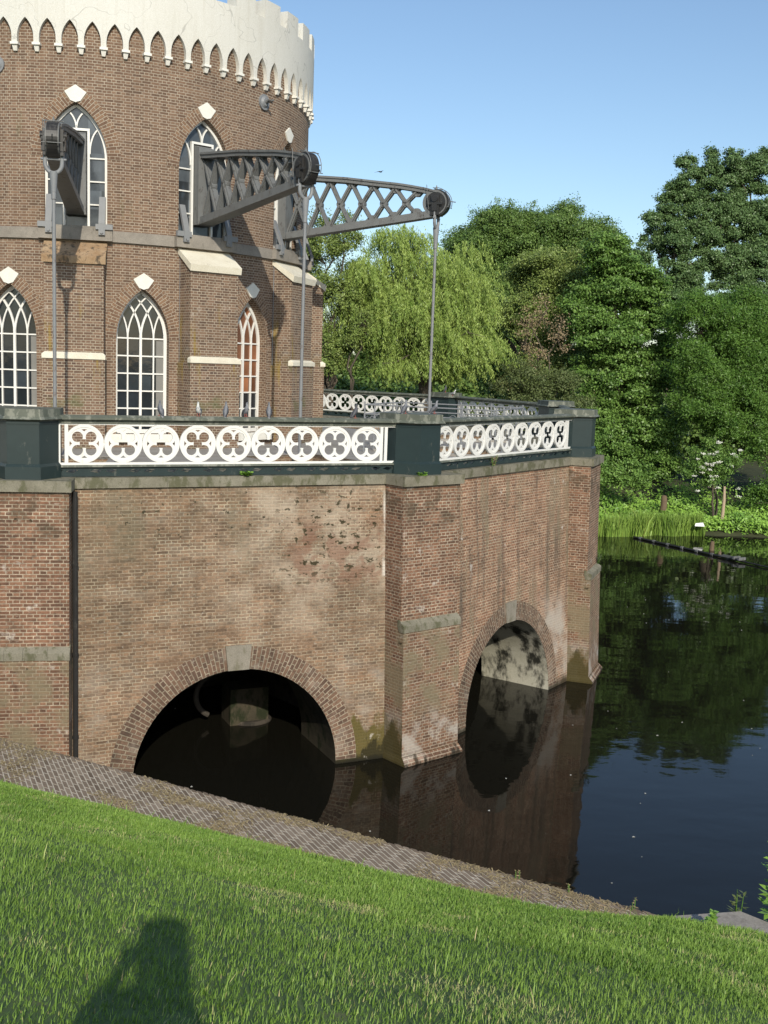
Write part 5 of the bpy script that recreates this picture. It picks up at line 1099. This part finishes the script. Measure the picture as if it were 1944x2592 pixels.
# ------------------------------------------------------------------ the photographer, whose shadow lies on the grass
def photographer():
    gz = float(dike_z(.15, -.28)); e = empty("person", (.15, -.28, gz), 0, "photographer in dark jacket holding up a small camera, seen only by the shadow on grass", "person")
    e.scale = (.865, .865, .865)
    J = {'pel': (0, 0, .98), 'sp': (0, -.01, 1.22), 'ch': (0, 0, 1.42), 'nk': (0, .02, 1.58), 'hd': (0, .05, 1.70), 'tp': (0, .045, 1.80),
         'ls': (-.19, 0, 1.50), 'le': (-.30, .10, 1.25), 'lw': (-.185, .30, 1.40), 'rs': (.19, 0, 1.50), 're': (.27, .10, 1.25), 'rw': (-.02, .30, 1.40),
         'lh': (-.10, 0, .93), 'lk': (-.12, .02, .50), 'la': (-.13, -.02, .09), 'lf': (-.14, .15, .035), 'rh': (.10, 0, .93), 'rk': (.12, .02, .50), 'ra': (.13, -.02, .09), 'rf': (.14, .15, .035)}
    RAD = dict(pel=.15, sp=.145, ch=.165, nk=.062, hd=.095, tp=.075, ls=.085, le=.052, lw=.034, rs=.085, re=.052, rw=.034, lh=.105, lk=.068, la=.045, lf=.036, rh=.105, rk=.068, ra=.045, rf=.036)
    names = list(J); ix = {n: i for i, n in enumerate(names)}; ED_ = ['pel sp', 'sp ch', 'ch nk', 'nk hd', 'hd tp', 'ch ls', 'ls le', 'le lw', 'ch rs', 'rs re', 're rw', 'pel lh', 'lh lk', 'lk la', 'la lf', 'pel rh', 'rh rk', 'rk ra', 'ra rf']
    J.update(hd=(.05, .03, 1.82), tp=(.055, .03, 1.93), nk=(.03, .01, 1.68), ls=(-.18, 0, 1.58), rs=(.12, 0, 1.56), ch=(-.02, 0, 1.46), le=(-.33, .03, 1.50), lw=(-.20, .15, 1.64), re=(.12, .07, 1.40), rw=(-.115, .15, 1.64)); RAD.update(nk=.075); verts = [J[n] for n in names]; rads = [RAD[n] for n in names]; edges = [tuple(ix[a] for a in q.split()) for q in ED_]
    # five fingers and a thumb's reach round the little camera on each side
    for wn, sg in (('lw', -1), ('rw', 1)):
        wx, wy, wz = J[wn]
        for f_, (dx, dz, ln_) in enumerate(((.012, .035, .060), (.016, .014, .070), (.018, -.006, .068), (.016, -.026, .056), (-.010, -.040, .045))):
            b = len(verts); verts += [(wx - sg * dx * .4, wy + .05, wz + dz), (wx - sg * dx, wy + .05 + ln_ * .5, wz + dz), (wx - sg * (dx + .016), wy + .05 + ln_ * .8, wz + dz)]; rads += [.011, .0095, .008]; edges += [(ix[wn], b), (b, b + 1), (b + 1, b + 2)]
    me = bpy.data.meshes.new("body"); me.from_pydata(verts, edges, []); ob = bpy.data.objects.new("body", me); COL.objects.link(ob); sk = ob.modifiers.new("skin", 'SKIN')
    for v_, rr_ in zip(me.skin_vertices[0].data, rads): v_.radius = (rr_, rr_)
    me.skin_vertices[0].data[0].use_root = True; sb = ob.modifiers.new("sub", 'SUBSURF'); sb.levels = 2; sb.render_levels = 2
    dg = bpy.context.evaluated_depsgraph_get(); m2 = bpy.data.meshes.new_from_object(ob.evaluated_get(dg)); bpy.data.objects.remove(ob)
    cols = [N("skin").set((.50, .31, .23), .5), N("jacket").set((.07, .09, .14), .85), N("trousers").set((.09, .08, .07), .9), N("shoe").set((.03, .025, .02), .6)]
    m2.materials.clear(); [m2.materials.append(c_) for c_ in cols]
    for p in m2.polygons:
        z = p.center.z; hand = p.center.y > .15; p.material_index = 3 if z < .085 else 2 if z < .96 else 0 if ((z > 1.66 and p.center.x > -.12) or hand) else 1; p.use_smooth = True
    m2.name = "body"; b = bpy.data.objects.new("body", m2); COL.objects.link(b); b.parent = e
    h = MB(); loft(h, [(-.10, -.05, 1.62), (-.11, -.055, 1.76), (-.10, -.055, 1.88), (.0, -.055, 1.965), (.08, -.055, 1.945), (.11, -.055, 1.88)], [.09, .135, .14, .14, .12, .07], [.05, .05, .06, .06, .05, .02], 14); ho = h.build("hair", N("hair").set((.10, .065, .04), .7), e, smooth=True); ho.rotation_euler.z = R(90)
    f_ = MB(); f_.tube([(.05, .125, 1.81), (.05, .152, 1.785)], [.016, .010], 8)
    for sg in (-1, 1): f_.tube([(.05 + sg * .033, .108, 1.825), (.05 + sg * .033, .122, 1.825)], [.014, .006], 8); f_.tube([(.05 + sg * .092, .03, 1.81), (.05 + sg * .108, .02, 1.81)], [.03, .02], 8)
    f_.tube([(.025, .112, 1.75), (.05, .122, 1.747), (.075, .112, 1.75)], .007, 6); f_.build("face", cols[0], e)
    ce = empty("compact_camera", (-.0, -.085, EYE.z), 0, "small silver compact camera held up in the photographer's hands", "camera"); k = MB(); k.box(-.05, .05, -.0, .03, -.03, .03); k.build("camera_body", M_rod, ce); k = MB(); k.tube([(0, .031, 0), (0, .05, 0)], .022, 16); k.build("lens", M_black, ce)
photographer()
